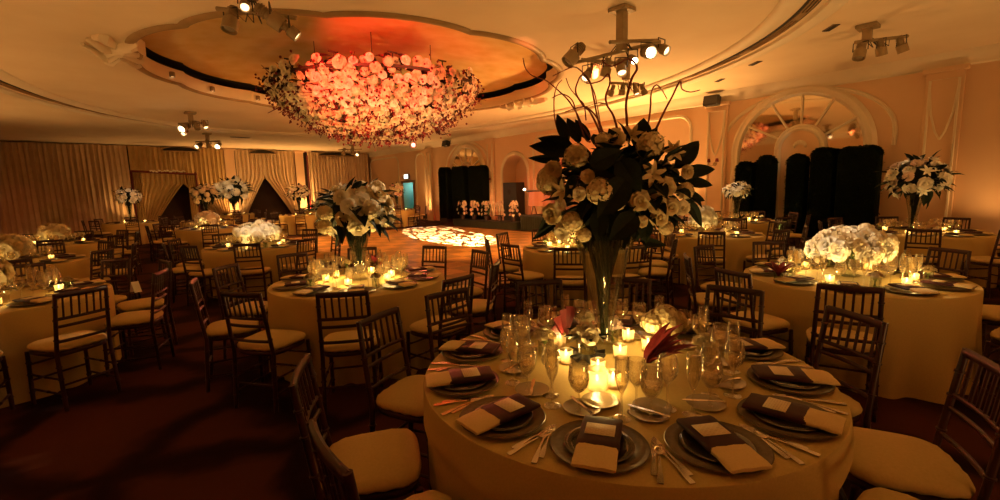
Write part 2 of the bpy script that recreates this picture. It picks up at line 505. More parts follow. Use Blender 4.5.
mb = MB(); mb.tube([(RX+.92, y0+.08, 1.0), (RX+.92, y0+.13, 1.0), (RX+.82, y0+.13, 1.0)], .012, 8); mb.build('door_handle', M['silver'], d1)

wall_poly('wall_back', [(LX, 0), (RX, 0), (RX, HC+.02), (LX, HC+.02)], lambda a, b: (a, BY, b), M['backwall'])
wall_poly('wall_left', [(FY, 0), (BY, 0), (BY, HC+.02), (FY, HC+.02)], lambda a, b: (LX, a, b), M['wall'])
wall_poly('wall_front', [(LX, 0), (RX, 0), (RX, HC+.02), (LX, HC+.02)], lambda a, b: (a, FY, b), M['wall'])
for nm, p, d in (('baseboard_right', (RX-.02, (FY+12)/2, .09), (.04, 12-FY, .18)), ('baseboard_left', (LX+.02, (FY+BY)/2, .09), (.04, BY-FY, .18)), ('baseboard_back', ((LX+RX)/2, BY-.02, .09), (RX-LX, .04, .18)), ('baseboard_front', ((LX+RX)/2, FY+.02, .09), (RX-LX, .04, .18))):
    mb = MB(); mb.box(p, d); struct(nm, mb, M['trimm'], smooth=False, bevel=.008)

# right-wall crown moulding, dipping between the arches, pilasters and panel mouldings
def path_sweep(mbx, pts, prof, side):
    """profile (out from wall, across) along a polyline lying on the right wall (y, z)"""
    k_ = len(prof); o = len(mbx.v); P = [Vector(p) for p in pts]
    for i, p in enumerate(P):
        t = (P[min(i+1, len(P)-1)]-P[max(i-1, 0)]).normalized(); nn = Vector((-t.y, t.x))
        for ou, ac in prof:
            q = p+nn*ac; mbx.v.append((side-ou, q.x, q.y))
    for i in range(len(P)-1):
        for j in range(k_-1): mbx.f.append((o+i*k_+j, o+(i+1)*k_+j, o+(i+1)*k_+j+1, o+i*k_+j+1))
def mold(w_, d_=.05): return [(-.005, -w_), (d_*.5, -w_*.9), (d_, -w_*.4), (d_*.75, 0), (d_, w_*.4), (d_*.5, w_*.9), (-.005, w_)]
mb = MB()
prof = [(0, -.30), (.06, -.27), (.07, -.2), (.16, -.12), (.22, -.04), (.24, .0)]
k_ = len(prof)
for i, y in enumerate((FY, BY)):
    for ou, dz in prof: mb.v.append((RX-ou, y, HC+dz))
for j in range(k_-1): mb.f.append((j, j+k_, j+k_+1, j+1))
for xw, sgn in ((LX, 1),):
    o = len(mb.v)
    for y in (FY, BY):
        for ou, dz in prof: mb.v.append((xw+sgn*ou, y, HC+dz))
    for j in range(k_-1): mb.f.append((o+j, o+j+1, o+j+k_+1, o+j+k_))
struct('trim_crown', mb, M['trimm'])
tn = 1
for yc, w_ in ((6.25, .62), (16.65, .5), (21.9, .5), (1.4, .62)):
    mb = MB()
    mb.box((RX-.05, yc, 1.95), (.10, w_, 3.9)); mb.box((RX-.07, yc, .15), (.14, w_+.08, .3)); mb.box((RX-.08, yc, 3.92), (.16, w_+.12, .10))
    o_ = struct('trim_pilaster', mb, M['wall'], smooth=False, bevel=.012)
    mb = MB(); hw = w_/2-.08
    path_sweep(mb, [(yc-hw, .45), (yc-hw, 3.72), (yc+hw, 3.72), (yc+hw, .45), (yc-hw, .45)], mold(.025, .03), RX-.10)
    for q in (-1, 1):
        path_sweep(mb, [(yc+q*hw, 3.6), (yc+q*hw*.75, 3.0), (yc+q*hw*.35, 2.62), (yc, 2.45)], mold(.02, .03), RX-.10)
    struct('trim_pilaster_moulding', mb, M['trimm'])
# panel mouldings on the plain orange stretches
for ya, yb in ((7.05, 13.9), (22.4, 23.4), (25.4, 29.2)):
    mb = MB(); r_ = .45
    pts = [(ya, .4), (ya, 3.75-r_)] + [(ya+r_*(1-cos(pi/2*k/8)), 3.75-r_+r_*sin(pi/2*k/8)) for k in range(1, 9)]
    pts += [(yb-r_*(1-sin(pi/2*k/8)), 3.75-r_+r_*cos(pi/2*k/8)) for k in range(0, 9)] + [(yb, .4)] if yb-ya > 2*r_ else [(yb, 3.75), (yb, .4)]
    path_sweep(mb, pts, mold(.05), RX); struct('trim_panel', mb, M['trimm'])
mb = MB(); path_sweep(mb, [(NI[0]-NI[1]-.07, 0)]+arch_pts(NI[0], NI[1]+.07, NI[2])+[(NI[0]+NI[1]+.07, 0)], mold(.08), RX)
struct('trim_niche', mb, M['trimm'])
# vault-like curved cove arcs over the two mirror arches
for yc, hw in ((4.12, 1.95), (18.6, 1.75)):
    mb = MB(); path_sweep(mb, [(yc-hw, 2.4)]+arch_pts(yc, hw, 2.75, 24, 1.22)+[(yc+hw, 2.4)], mold(.05), RX)
    struct('trim_vault', mb, M['trimm'])

# arched mirrors
def arched_mirror(yc, hw, spring, iy, ihw, ispring, label):
    t = thing('arched_mirror', label, 'mirror', (RX, yc, 0), 0)
    def Y(a): return a-yc
    mb = MB()
    ap = [(-hw, .05)]+arch_pts(0, hw, spring, 28)+[(hw, .05)]
    o = len(mb.v); mb.v += [(-.03, a, b) for a, b in ap]+[(-.005, a, b) for a, b in ap]; L_ = len(ap)
    mb.f.append(tuple(range(L_))); mb.f.append(tuple(range(2*L_-1, L_-1, -1)))
    for i in range(L_): mb.f.append((i, i+L_, (i+1) % L_+L_, (i+1) % L_))
    mb.build('mirror_glass', M['mirror'], t, smooth=False)
    mb = MB(); path_sweep(mb, [(-hw-.06, .05)]+arch_pts(0, hw+.06, spring, 28)+[(hw+.06, .05)], mold(.14, .10), 0)
    mb.build('frame', M['trimm'], t)
    # radial bars between the inner arch and the frame
    ic = iy-yc
    for k in range(5):
        a = radians(28+31*k)
        p0 = Vector((ic-(ihw+.10)*cos(a), ispring+(ihw+.10)*sin(a))); d = Vector((-cos(a), sin(a)))
        tt = 0
        while tt < 3:
            q = p0+d*tt
            if q.y > spring and hypot(q.x, q.y-spring) > hw-.02 or (q.y <= spring and abs(q.x) > hw-.02): break
            tt += .01
        q = p0+d*tt
        mb = MB(); mb.box((-.05, (p0.x+q.x)/2, (p0.y+q.y)/2), (.05, (q-p0).length, .05), Matrix.Rotation(atan2(q.y-p0.y, q.x-p0.x), 3, 'X'))
        mb.build('muntin', M['trimm'], t, smooth=False, bevel=.01)
    ap = [(ic-ihw, .05)]+arch_pts(ic, ihw, ispring, 24)+[(ic+ihw, .05)]; L_ = len(ap)
    mb = MB(); mb.v = [(-.06, a, b) for a, b in ap]+[(-.03, a, b) for a, b in ap]
    mb.f.append(tuple(range(L_))); mb.f.append(tuple(range(2*L_-1, L_-1, -1)))
    for i in range(L_): mb.f.append((i, i+L_, (i+1) % L_+L_, (i+1) % L_))
    ip = mb.build('arch_panel', M['wall'], t, smooth=False)
    mb = MB(); path_sweep(mb, [(ic-ihw, .05)]+arch_pts(ic, ihw, ispring, 24)+[(ic+ihw, .05)], mold(.09, .07), -.05)
    mb.build('panel_moulding', M['trimm'], t)
    mb = MB()      # shell ornament
    for k in range(7):
        a = radians(20+140/6*k); mb.sphere((-.07, ic-.13*cos(a), ispring+.02+.12*sin(a)), .05, 8, 6, (.5, .8, 1.3))
    mb.build('shell_ornament', M['trimm'], t)
    return t
arched_mirror(4.15, 1.48, 2.42, 4.07, .52, 2.50, 'large arched mirror with radial bars behind the tall hedges on the right wall')
arched_mirror(18.6, 1.32, 2.42, 18.6, .46, 2.48, 'arched mirror with radial bars behind the orchid row, beside the bandstand')

# dance floor
mb = MB(); mb.box((8.3, 11.9, .012), (7.3, 12.0, .024))
o_ = mb.build('dance_floor', M['parquet'], smooth=False)
tag(o_, 'wide honey parquet dance floor in the middle of the carpet', 'dance floor')
fl = thing('dance_floor_edging', 'low bronze ramp edging around the parquet dance floor', 'edging')
mb = MB()
for p, d in (((4.6, 11.9, .012), (.1, 12.2, .022)), ((12.0, 11.9, .012), (.1, 12.2, .022))): mb.box(p, d)
mb.build('side_strip', M['bronze'], fl, smooth=False, bevel=.004)
mb = MB()
for p, d in (((8.3, 5.85, .012), (7.3, .1, .022)), ((8.3, 17.95, .012), (7.3, .1, .022))): mb.box(p, d)
mb.build('end_strip', M['bronze'], fl, smooth=False, bevel=.004)

# ------------------------------------------------------------------ back wall drapery
DY = 29.05
def drape(name, label, xl, xr, z0, z1, m, slopeL=None, slopeR=None, fold=.20, y=DY, group=None):
    """pleated hanging cloth; slopeL/R = (apex z, half width at floor) cut a pointed parting on that edge"""
    def edge(z, s): return s[1]*max(0, 1-z/s[0])**.9 if s else 0
    nu = max(12, int((xr-xl)/.035))
    def fn(u, v):
        z = z0+(z1-z0)*v
        a = xl+edge(z, slopeL); b = xr-edge(z, slopeR)
        x = a+(b-a)*u; ph = 2*pi*u*(xr-xl)/fold
        return (x, y-.05*sin(ph)-.02*sin(ph*2.3+v*3)-.015*sin(v*9+u*14), z)
    mb = MB(); mb.grid(fn, nu, 18)
    o_ = len(mb.v); mb.v += [(a, b+.012, c) for a, b, c in mb.v]; mb.f += [tuple(i+o_ for i in reversed(f)) for f in list(mb.f)]
    o = mb.build(name, m); tag(o, label, 'curtain', group); return o
G_ = 'pleated drapes along the back wall'
drape('curtain', 'pleated ivory curtain filling the far left end of the back wall', -3.3, 1.4, .02, 4.2, M['drape'], group=G_)
drape('curtain', 'gold pleated curtain, left half of the parting behind the red rail', 1.45, 3.54, .02, 4.2, M['drapegold'], None, (2.33, 1.55), group=G_)
drape('curtain', 'gold pleated curtain, right half of the parting behind the red rail', 3.54, 5.5, .02, 4.2, M['drapegold'], (2.33, 1.55), None, group=G_)
drape('curtain', 'ivory curtain, left half of the dark pointed parting nearest the red pole', 6.05, 7.47, .02, 4.2, M['drape'], None, (2.63, 1.35), group=G_)
drape('curtain', 'ivory curtain, right half of the dark pointed parting nearest the red pole', 7.47, 9.15, .02, 4.2, M['drape'], (2.63, 1.6), None, group=G_)
drape('curtain', 'ivory pleated curtain on the back wall between the red pole and the corner', 9.95, 13.9, .02, 4.2, M['drape'], group=G_)
mb = MB(); mb.tube([(-3.3, DY+.16, 4.18), (13.95, DY+.16, 4.18)], .03, 10)
o_ = mb.build('curtain_rail', M['redpole']); tag(o_, 'long thin rail carrying the back wall drapes under the ceiling', 'curtain rail')
for xc, w_, lb in ((5.77, .5, 'orange lit square column on back wall between gold and ivory curtains'), (9.46, .5, 'orange lit square column on back wall left of the red pole')):
    mb = MB(); mb.box((xc, DY+.2, 2.12), (w_, .5, 4.24)); mb.box((xc, DY+.15, .12), (w_+.1, .62, .24)); mb.box((xc, DY+.15, 4.18), (w_+.1, .62, .10))
    struct('trim_column', mb, M['wall'], smooth=False, bevel=.012)
t = thing('drape_pole', 'slim dark red upright pole in front of the back wall drapes', 'pole', (9.82, DY-.35, 0))
mb = MB(); mb.tube([(0, 0, .02), (0, 0, 3.95)], .05, 12); mb.build('pole', M['redpole'], t)
mb = MB(); mb.lathe([(.24, 0), (.24, .02), (.08, .04), (.05, .1)], 20); mb.build('base_plate', M['redpole'], t)
# canopy with the red rail
t = thing('wedding_canopy', 'open canopy frame with dark red top rail and flower garland at back left', 'canopy', (2.72, DY-.75, 0))
mb = MB(); mb.tube([(-1.35, 0, 2.95), (1.35, 0, 2.80)], .055, 12); mb.build('top_rail', M['redpole'], t)
for x_ in (-1.3, 1.3):
    mb = MB(); mb.tube([(x_, 0, 0), (x_, 0, 2.9)], .045, 12); mb.build('post', M['redpole'], t)
mb = MB(); rnd = random.Random(5)
for k in range(26): mb.sphere((-.55+k*.055, -.04+rnd.uniform(-.04, .04), 2.93+rnd.uniform(-.03, .05)), rnd.uniform(.03, .055), 7, 5)
mb.build('flower_garland', M['white'], t)
mb = MB(); mb.grid(lambda u, v: (-1.28+.35*u, .02+.03*sin(u*26), 2.85*v+.03), 30, 8); mb.build('side_drape', M['drapegold'], t)
mb = MB(); mb.grid(lambda u, v: (.93+.35*u, .02+.03*sin(u*26), 2.78*v+.03), 30, 8); mb.build('side_drape', M['drapegold'], t)
# dark lunette windows under the ceiling
for i, (xa, xb) in enumerate(((2.75, 4.4), (6.75, 8.15), (10.6, 12.9))):
    wn = thing('window_%d' % (i+1), None, None, ((xa+xb)/2, DY-.14, 3.98)); wn['kind'] = 'structure'
    hw = (xb-xa)/2; ap = [(-hw*cos(pi*k/24), .25*sin(pi*k/24)) for k in range(25)]
    mb = MB(); mb.v = [(a, 0, b) for a, b in ap]+[(a, .1, b) for a, b in ap]; L_ = 25
    mb.f = [tuple(range(L_)), tuple(range(2*L_-1, L_-1, -1))]+[(i_, (i_+1) % L_, (i_+1) % L_+L_, i_+L_) for i_ in range(L_)]
    mb.build('pane', M['dark'], wn, smooth=False)
    mb = MB(); mb.tube([(a, -.01, b) for a, b in ap], .025, 8); mb.tube([(-hw, -.01, 0), (hw, -.01, 0)], .025, 8); mb.build('window_frame', M['bronze'], wn)

# ================================================================== TABLES, CHAIRS
def chair_meshes():
    def ringed(p0, p1, r, k=9, rings=(2, 5, 7)):
        p0, p1 = Vector(p0), Vector(p1); pts = []; rs = []
        for i in range(k+1):
            t = i/k; pts.append(p0.lerp(p1, t)); rs.append(r)
            if i in rings:
                pts += [p0.lerp(p1, t+.006), p0.lerp(p1, t+.02), p0.lerp(p1, t+.026)]; rs += [r*1.35, r*1.35, r]
        return pts, rs
    out = {}
    for q, sx in (('l', -1), ('r', 1)):
        mb = MB(); p1, r1 = ringed((sx*.185, -.225, 0), (sx*.18, -.195, .44), .0155); p2, r2 = ringed((sx*.18, -.197, .45), (sx*.168, -.262, .925), .0145)
        mb.tube(p1+p2, r1+r2, 8); out['rear_'+q] = mb.mesh('rear_leg', M['wood'])
        mb = MB(); p1, r1 = ringed((sx*.195, .185, 0), (sx*.19, .175, .44), .0155); mb.tube(p1, r1, 8); out['front_'+q] = mb.mesh('front_leg', M['wood'])
    bow = lambda x: -.014*(1-(x/.17)**2)
    def yb(z): return -.197-.065*(z-.45)/.475
    def rail(z, r, fl=.7):
        mb = MB(); mb.tube([(x, yb(z)+bow(x), z) for x in [(-.168+.336*i/8) for i in range(9)]], r, 8, True, fl); return mb
    out['top'] = rail(.908, .021).mesh('top_rail', M['wood'])
    for i, z in enumerate((.725, .665, .545)): out['rail%d' % i] = rail(z, .012).mesh('cross_rail', M['wood'])
    sp = []
    for i in range(6):
        x = -.125+.05*i; mb = MB()
        a, b = (x, yb(.725)+bow(x), .725), (x, yb(.905)+bow(x), .905)
        p, r = ringed(a, b, .0075, 6, (3,)); mb.tube(p, r, 6); sp.append(mb.mesh('spindle', M['wood']))
    out['spindles'] = sp
    def sq(u, h):   # rounded trapezoid outline of the seat
        a = 2*pi*u; c, s_ = cos(a), sin(a)
        k = (abs(c)**4+abs(s_)**4)**(-.25)
        x = .205*c*k; y = .195*s_*k
        return x*(1+.06*(y/.195))*h, y*h-.008
    mb = MB(); lay = [(.0, .425), (.97, .425), (1, .432), (1, .452), (.97, .458), (0, .458)]
    mb.grid(lambda u, v: (*sq(u, lay[int(round(v*5))][0]), lay[int(round(v*5))][1]), 36, 5, True); out['seat'] = mb.mesh('seat', M['wood'])
    lay2 = [(.0, .459), (.93, .459), (1.02, .470), (1.035, .484), (1.0, .500), (.90, .512), (.6, .520), (.3, .524), (0, .525)]
    def cush(u, v):
        h, z = lay2[int(round(v*8))]; x, y = sq(u, h)
        return (x, y, z+.0025*sin(u*2*pi*19)*(1 if .9 < h < 1.03 else 0))
    mb = MB(); mb.grid(cush, 76, 8, True); out['cushion'] = mb.mesh('cushion', M['cushion'])
    st = []
    for z in (.13, .25):
        for sx in (-1, 1): st.append(((sx*.192, .18, z), (sx*.184, -.215, z)))
    st += [((-.19, .18, .20), (.19, .18, .20)), ((-.19, .18, .33), (.19, .18, .33)), ((-.182, -.21, .20), (.182, -.21, .20))]
    out['stretch'] = []
    for a, b in st:
        mb = MB(); p, r = ringed(a, b, .009, 6, (3,)); mb.tube(p, r, 6); out['stretch'].append(mb.mesh('stretcher', M['wood']))
    return out
CM = chair_meshes()
def joined(name, meshes, m):
    mb = MB()
    for me in meshes: mb.add([v.co for v in me.vertices], [tuple(p.vertices) for p in me.polygons])
    return mb.mesh(name, m)
far_back = joined('backrest', [CM['top'], CM['rail0'], CM['rail1'], CM['rail2']]+CM['spindles'], M['wood'])
far_str = joined('stretcher', CM['stretch'], M['wood'])
def make_chair(near):
    t = thing('ballroom_chair', 'chair', 'chair')
    link('seat', CM['seat'], t); c = link('cushion', CM['cushion'], t); c['label'] = 'ivory seat cushion'
    for k in ('rear_l', 'rear_r'): link('rear_leg', CM[k], t)
    for k in ('front_l', 'front_r'): link('front_leg', CM[k], t)
    if near:
        link('top_rail', CM['top'], t)
        for i in range(3): link('cross_rail', CM['rail%d' % i], t)
        for me in CM['spindles']: link('spindle', me, t)
        for me in CM['stretch']: link('stretcher', me, t)
    else:
        link('backrest', far_back, t); link('stretcher', far_str, t)
    freeze(t); return t
PROTO = {True: make_chair(True), False: make_chair(False)}
FIRST = {True: True, False: True}
crnd = random.Random(11)
def place_chair(x, y, face, label, group, near):
    """face = direction the sitter looks (towards the table)"""
    if FIRST[near]: o = PROTO[near]; FIRST[near] = False
    else: o = dup(PROTO[near])
    o.location = (x, y, 0); o.rotation_euler = (0, 0, face-pi/2)
    o['label'] = label; o['group'] = group
    return o

TR, TH = .915, .76
def cloth_mesh(seed, folds=15, r=.84, drop=0.0, amp=1.0, top_z=TH, nu=200, dents=()):
    rd = random.Random(seed); ph = [rd.uniform(0, 6.28) for _ in range(4)]
    def f(a, t):
        s_ = sin(folds*a+ph[0]+.6*sin(3*a+ph[1]))
        return amp*(.012*t+.055*t*t)*s_ + .02*t*sin(4*a+ph[2])*amp + .03*t
    mb = MB()
    prof = [(k/6*(r-.015), top_z) for k in range(7)]+[(r-.004, top_z-.003), (r, top_z-.012)]
    nd = 10
    def fn(u, v):
        a = 2*pi*u; i = int(round(v*(len(prof)+nd-1)))
        if i < len(prof): rr, z = prof[i]; return (rr*cos(a), rr*sin(a), z)
        t = (i-len(prof)+1)/nd; zb = drop+(.05*sin(4*a+ph[2]) if drop else 0)
        z = (top_z-.012)*(1-t)+(zb+.004)*t; rr = r+f(a, t)
        for da, lim in dents:       # pushed in by a chair's seat and legs
            off = abs((a-da+pi) % (2*pi)-pi)*rr
            if off < .42 and z < .62:
                e = max(0, (off-.25)/.17); k_ = min(1, (.62-z)/.07)*(1-e*e*(3-2*e))
                rr = min(rr, rr+(lim-rr)*k_) if lim < rr else rr
        return (rr*cos(a), rr*sin(a), z)
    mb.grid(fn, nu, len(prof)+nd-1, True)
    return mb
_tb = MB(); _tb.lathe([(0, .715), (.90, .715), (.905, .72), (.905, .745), (.90, .752), (0, .752)], 48); TOPM = _tb.mesh('table_top', M['wood'])
_tl = []
for q in range(4):
    a = pi/4+q*pi/2; _tb = MB(); _tb.tube([(.55*cos(a), .55*sin(a), .715), (.62*cos(a), .62*sin(a), 0)], .02, 8); _tl.append(_tb.mesh('leg', M['fixdark']))
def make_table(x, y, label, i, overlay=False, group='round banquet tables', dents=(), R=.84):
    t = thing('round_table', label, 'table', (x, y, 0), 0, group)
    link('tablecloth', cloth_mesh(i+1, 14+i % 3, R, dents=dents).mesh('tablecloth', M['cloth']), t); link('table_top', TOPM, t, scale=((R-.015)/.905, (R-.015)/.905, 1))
    for me in _tl: link('leg', me, t)
    if overlay:
        me = cloth_mesh(9, 11, R+.012, .36, .6, TH+.0015, dents=[(a, l_+.012) for a, l_ in dents]).mesh('overlay_cloth', M['cloth']); link('overlay_cloth', me, t)
    return t

# --- tableware meshes
def lathe_mesh(name, prof, m, n=28): mb = MB(); mb.lathe(prof, n); return mb.mesh(name, m)
CHARGER = lathe_mesh('charger_plate', [(0, 0), (.10, 0), (.115, .004), (.158, .012), (.163, .015), (.160, .018), (.150, .0165), (.142, .0145), (.138, .0155), (.115, .0095), (.108, .007), (.102, .0085), (.098, .006), (.06, .0055), (0, .0055)], M['charger'], 40)
DINNER = lathe_mesh('dinner_plate', [(0, 0), (.065, 0), (.08, .003), (.112, .010), (.115, .012), (.112, .014), (.09, .008), (.085, .006), (0, .006)], M['inner'], 36)
BREAD = lathe_mesh('bread_plate', [(0, 0), (.045, 0), (.055, .003), (.072, .009), (.074, .011), (.070, .011), (.05, .006), (0, .005)], M['chargerpale'], 28)
def goblet(name, h, rb, rt_, rm, stem, zb, m=None, n=18):
    """foot, stem and bowl of a drinking glass with real wall thickness"""
    wl = .0016; prof = [(0, 0), (.034, 0), (.035, .002), (.012, .005), (.0045, .012), (.004, stem)]
    out_ = []
    for k in range(1, 9):
        t = k/8; r = rb*0+(rm*sin(min(1, t*1.9)*pi/2) if t < .55 else rm+(rt_-rm)*((t-.55)/.45)**1.3); out_.append((max(.006, r), stem+(h-stem)*t))
    prof += out_+[(r-wl, z) for r, z in reversed(out_)]+[(0, stem+.008)]
    return lathe_mesh(name, prof, m or M['glass'], n)
WATER = goblet('water_goblet', .19, .02, .036, .042, .075, 0)
WINE = goblet('wine_glass', .215, .02, .032, .040, .10, 0)
FLUTE = goblet('champagne_flute', .24, .015, .025, .027, .09, 0)
FARG = goblet('wine_glass', .20, .02, .034, .041, .09, 0, n=10)
WATERF = lathe_mesh('water', [(0, .083), (.018, .084), (.034, .105), (.0395, .13), (0, .13)], M['glass'], 14)
def bez_box(w_, l_, h_, m, name, seg=3, bev=.006):
    mb = MB(); mb.box((0, 0, h_/2), (w_, l_, h_)); return mb.mesh(name, m, bevel=bev, segs=seg)
def napkin_meshes():
    """folded napkin lying along +Y (outer end), rounded fold, with a dark cloth wrap on its inner two thirds"""
    def slab(y0, y1, hw, z0, z1, n=10, sag=0):
        mb = MB(); secs = []
        for i in range(n+1):
            y = y0+(y1-y0)*i/n
            e = .55+.45*min(1, min(i, n-i)/1.0)
            hh = (z1-z0)/2*e; zc = (z0+z1)/2-sag*(max(0, y-.05)/.1)**2
            ring_ = []
            for k in range(16):
                a = 2*pi*k/16; c, s_ = cos(a), sin(a); kk = (abs(c)**6+abs(s_)**6)**(-1/6)
                ring_.append((hw*c*kk*(1+.012*sin(y*60)), y, zc+hh*s_*kk+.0012*sin(c*9+y*70)))
            secs.append(ring_)
        for i in range(n):
            mb.v += []
        o = 0
        for r_ in secs: mb.v += r_
        for i in range(n):
            for k in range(16):
                k2 = (k+1) % 16; mb.f.append((i*16+k, i*16+k2, (i+1)*16+k2, (i+1)*16+k))
        mb.f.append(tuple(range(15, -1, -1))); mb.f.append(tuple(n*16+k for k in range(16)))
        return mb
    nap = slab(-.145, .150, .066, 0, .020, 12, .004).mesh('napkin', M['napkin'])
    b = slab(-.150, .052, .068, -.001, .0228, 10)
    band = b.mesh('napkin_band', M['band'])
    return nap, band
NAP, BAND = napkin_meshes()
CARD = bez_box(.098, .074, .0012, M['card'], 'menu_card', 1, .0003)
def cutlery():
    def flatpath(pts, ws, th=.0022):
        mb = MB()
        for i, (y, z) in enumerate(pts):
            w_ = ws[i]; mb.v += [(-w_, y, z-th/2), (w_, y, z-th/2), (w_, y, z+th/2), (-w_, y, z+th/2)]
        for i in range(len(pts)-1):
            for k in range(4):
                k2 = (k+1) % 4; mb.f.append((i*4+k, i*4+k2, i*4+4+k2, i*4+4+k))
        mb.f.append((3, 2, 1, 0)); e = 4*(len(pts)-1); mb.f.append((e, e+1, e+2, e+3)); return mb
    zf = lambda y: .002+.006*max(0, sin((y+.1)/.2*pi))*.6
    hand = [(.10-.02*i, zf(.10-.02*i)) for i in range(8)]; hw = [.009, .0095, .008, .006, .0045, .0035, .003, .003]
    fk = flatpath(hand+[(-.055, .006), (-.065, .006)], hw+[.009, .011])
    for q in range(4):
        x = -.009+.006*q; fk.tube([(x, -.064, .006), (x, -.085, .0045), (x, -.104, .007)], [.0019, .0017, .0011], 5)
    kn = flatpath(hand[:6]+[(-.02, .004), (-.04, .004), (-.07, .004), (-.10, .004), (-.118, .004)], [.009, .0095, .0085, .0075, .007, .0065, .0085, .010, .010, .0085, .002])
    sp = flatpath(hand, hw); sp.sphere((0, -.075, .006), .022, 12, 6, (.75, 1.3, .22))
    return fk.mesh('fork', M['silver']), kn.mesh('knife', M['silver']), sp.mesh('spoon', M['silver'])
FORK, KNIFE, SPOON = cutlery()

def lay(name, me, x, y, z, rz, label, cat, group):
    o = link(name, me, None, (x, y, z), (0, 0, rz)); return tag(o, label, cat, group)

def table_set(x, y, n, a0, key, level, chairs='all', rc=1.13, jitter=.04, R=.84):
    """place settings and chairs round a table; a0 = angle of the place nearest the camera side; going clockwise"""
    near = level >= 2; dents = []
    for k in range(n):
        a = a0-2*pi*k/n
        o1 = ORD[k]; ca, sa = cos(a), sin(a); rz = a-pi/2      # local +Y points outwards
        pl = '%s place clockwise from camera, %s' % (o1, key)
        if chairs == 'all' or k in chairs:
            da = crnd.uniform(-jitter, jitter); rr = rc+crnd.uniform(-.03, .06); dents.append((a+da, rr-.245))
            place_chair(x+rr*cos(a+da), y+rr*sin(a+da), a+pi+crnd.uniform(-.12, .12), 'dark wood chair, ivory cushion, %s clockwise from camera, %s' % (o1, key), 'chairs round '+key, near)
        def P(rad, side):       # side > 0 = clockwise neighbour's side seen from the seat's right hand
            return x+rad*ca-side*sa, y+rad*sa+side*ca
        rp = R-.165 if level >= 3 else R-.205
        cx_, cy_ = P(rp, 0)
        lay('charger_plate', CHARGER, cx_, cy_, TH+.0022, rz, 'round charger plate, %s' % pl, 'plate', 'chargers on '+key)
        zt = TH+.0022+.0062
        nx_, ny_ = P(rp+.015, 0)
        tw = crnd.uniform(-.12, .12)
        if level >= 3:
            lay('dinner_plate', DINNER, cx_, cy_, zt, rz, 'smaller dark glass plate under napkin, %s' % pl, 'plate', 'plates on '+key); zt += .0065
        npk = lay('napkin', NAP, nx_, ny_, zt+.0012 + (.0095 if level >= 3 else .0168), rz+tw, 'folded cream napkin in maroon wrap, %s' % pl, 'napkin', 'napkins on '+key)
        b = link('napkin_band', BAND, npk); b['label'] = 'maroon cloth wrap'
        if level >= 2:
            q = Matrix.Rotation(rz+tw, 3, 'Z') @ Vector((0, -.050, 0))
            lay('menu_card', CARD, nx_+q.x, ny_+q.y, npk.location.z+.0232, rz+tw, 'small cream menu card, %s' % pl, 'card', 'menu cards on '+key)
        if level >= 3:
            for j, (nm, me, s_, dr) in enumerate((('fork', FORK, .172, .0), ('fork', FORK, .187, .035), ('knife', KNIFE, -.172, .0), ('spoon', SPOON, -.189, .035))):
                px_, py_ = P(rp+.01+dr, -s_)
                lb = {'fork': ('inner', 'outer')[j % 2]+' silver fork', 'knife': 'silver knife', 'spoon': 'silver spoon'}[nm]
                lay(nm, me, px_, py_, TH+.003, rz+crnd.uniform(-.015, .015), '%s, %s' % (lb, pl), nm, nm+'s on '+key)
            px_, py_ = P(rp-.275, .16); lay('bread_plate', BREAD, px_, py_, TH+.0022, 0, 'small bread plate, %s' % pl, 'plate', 'bread plates on '+key)
            kb = lay('butter_knife', KNIFE, px_, py_, TH+.0022+.0135, rz+1.2, 'butter knife on bread plate, %s' % pl, 'knife', 'butter knives on '+key); kb.scale = (.75, .75, .75)
            px_, py_ = P(rp-.235, -.10); g = lay('water_goblet', WATER, px_, py_, TH+.002, 0, 'stemmed water goblet, %s' % pl, 'glass', 'water goblets on '+key); link('water', WATERF, g)
            px_, py_ = P(rp-.28, -.005 if k else .11); lay('wine_glass', WINE, px_, py_, TH+.002, 0, 'empty stemmed wine glass, %s' % pl, 'glass', 'wine glasses on '+key)
            px_, py_ = P(rp-.215, .06); lay('champagne_flute', FLUTE, px_, py_, TH+.002, 0, 'tall narrow champagne flute, %s' % pl, 'glass', 'flutes on '+key)
        elif level >= 1:
            px_, py_ = P(rp-.20, -.065); lay('water_goblet', WATER if level == 2 else FARG, px_, py_, TH+.001, 0, 'stemmed water goblet, %s' % pl, 'glass', 'water goblets on '+key)
            px_, py_ = P(rp-.22, .024); lay('wine_glass', WINE if level == 2 else FARG, px_, py_, TH+.001, 0, 'empty stemmed wine glass, %s' % pl, 'glass', 'wine glasses on '+key)
            if level == 2:
                px_, py_ = P(rp-.19, .092); lay('champagne_flute', FLUTE, px_, py_, TH+.001, 0, 'tall narrow champagne flute, %s' % pl, 'glass', 'flutes on '+key)
    return dents

# --- candles
VOT = lathe_mesh('votive_glass', [(0, 0), (.028, 0), (.031, .004), (.034, .07), (.0325, .07), (.029, .006), (0, .006)], M['votive'], 20)
VOTL = lathe_mesh('votive_glass', [(0, 0), (.040, 0), (.043, .004)]+[(.044+.0022*(k % 2), .008+.006*k) for k in range(14)]+[(.041, .092), (.040, .010), (0, .008)], M['votive'], 26)
WAXM = lathe_mesh('candle', [(0, .007), (.022, .007), (.022, .030), (0, .031)], M['wax'], 16)
FLM = lathe_mesh('flame', [(0, .036), (.0045, .042), (.0058, .049), (.004, .058), (.0015, .066), (0, .070)], M['flame'], 12)
CK = 2.6
def candle(x, y, z, label, power, big=False, group=None):
    t = thing('votive_candle', label, 'candle', (x, y, z), 0, group)
    link('votive_glass', VOTL if big else VOT, t); c = link('candle', WAXM, t); link('flame', FLM, c)
    if power: point('candle_light', (x, y, z+.062), power*CK, CANDLE, .012)
    return t

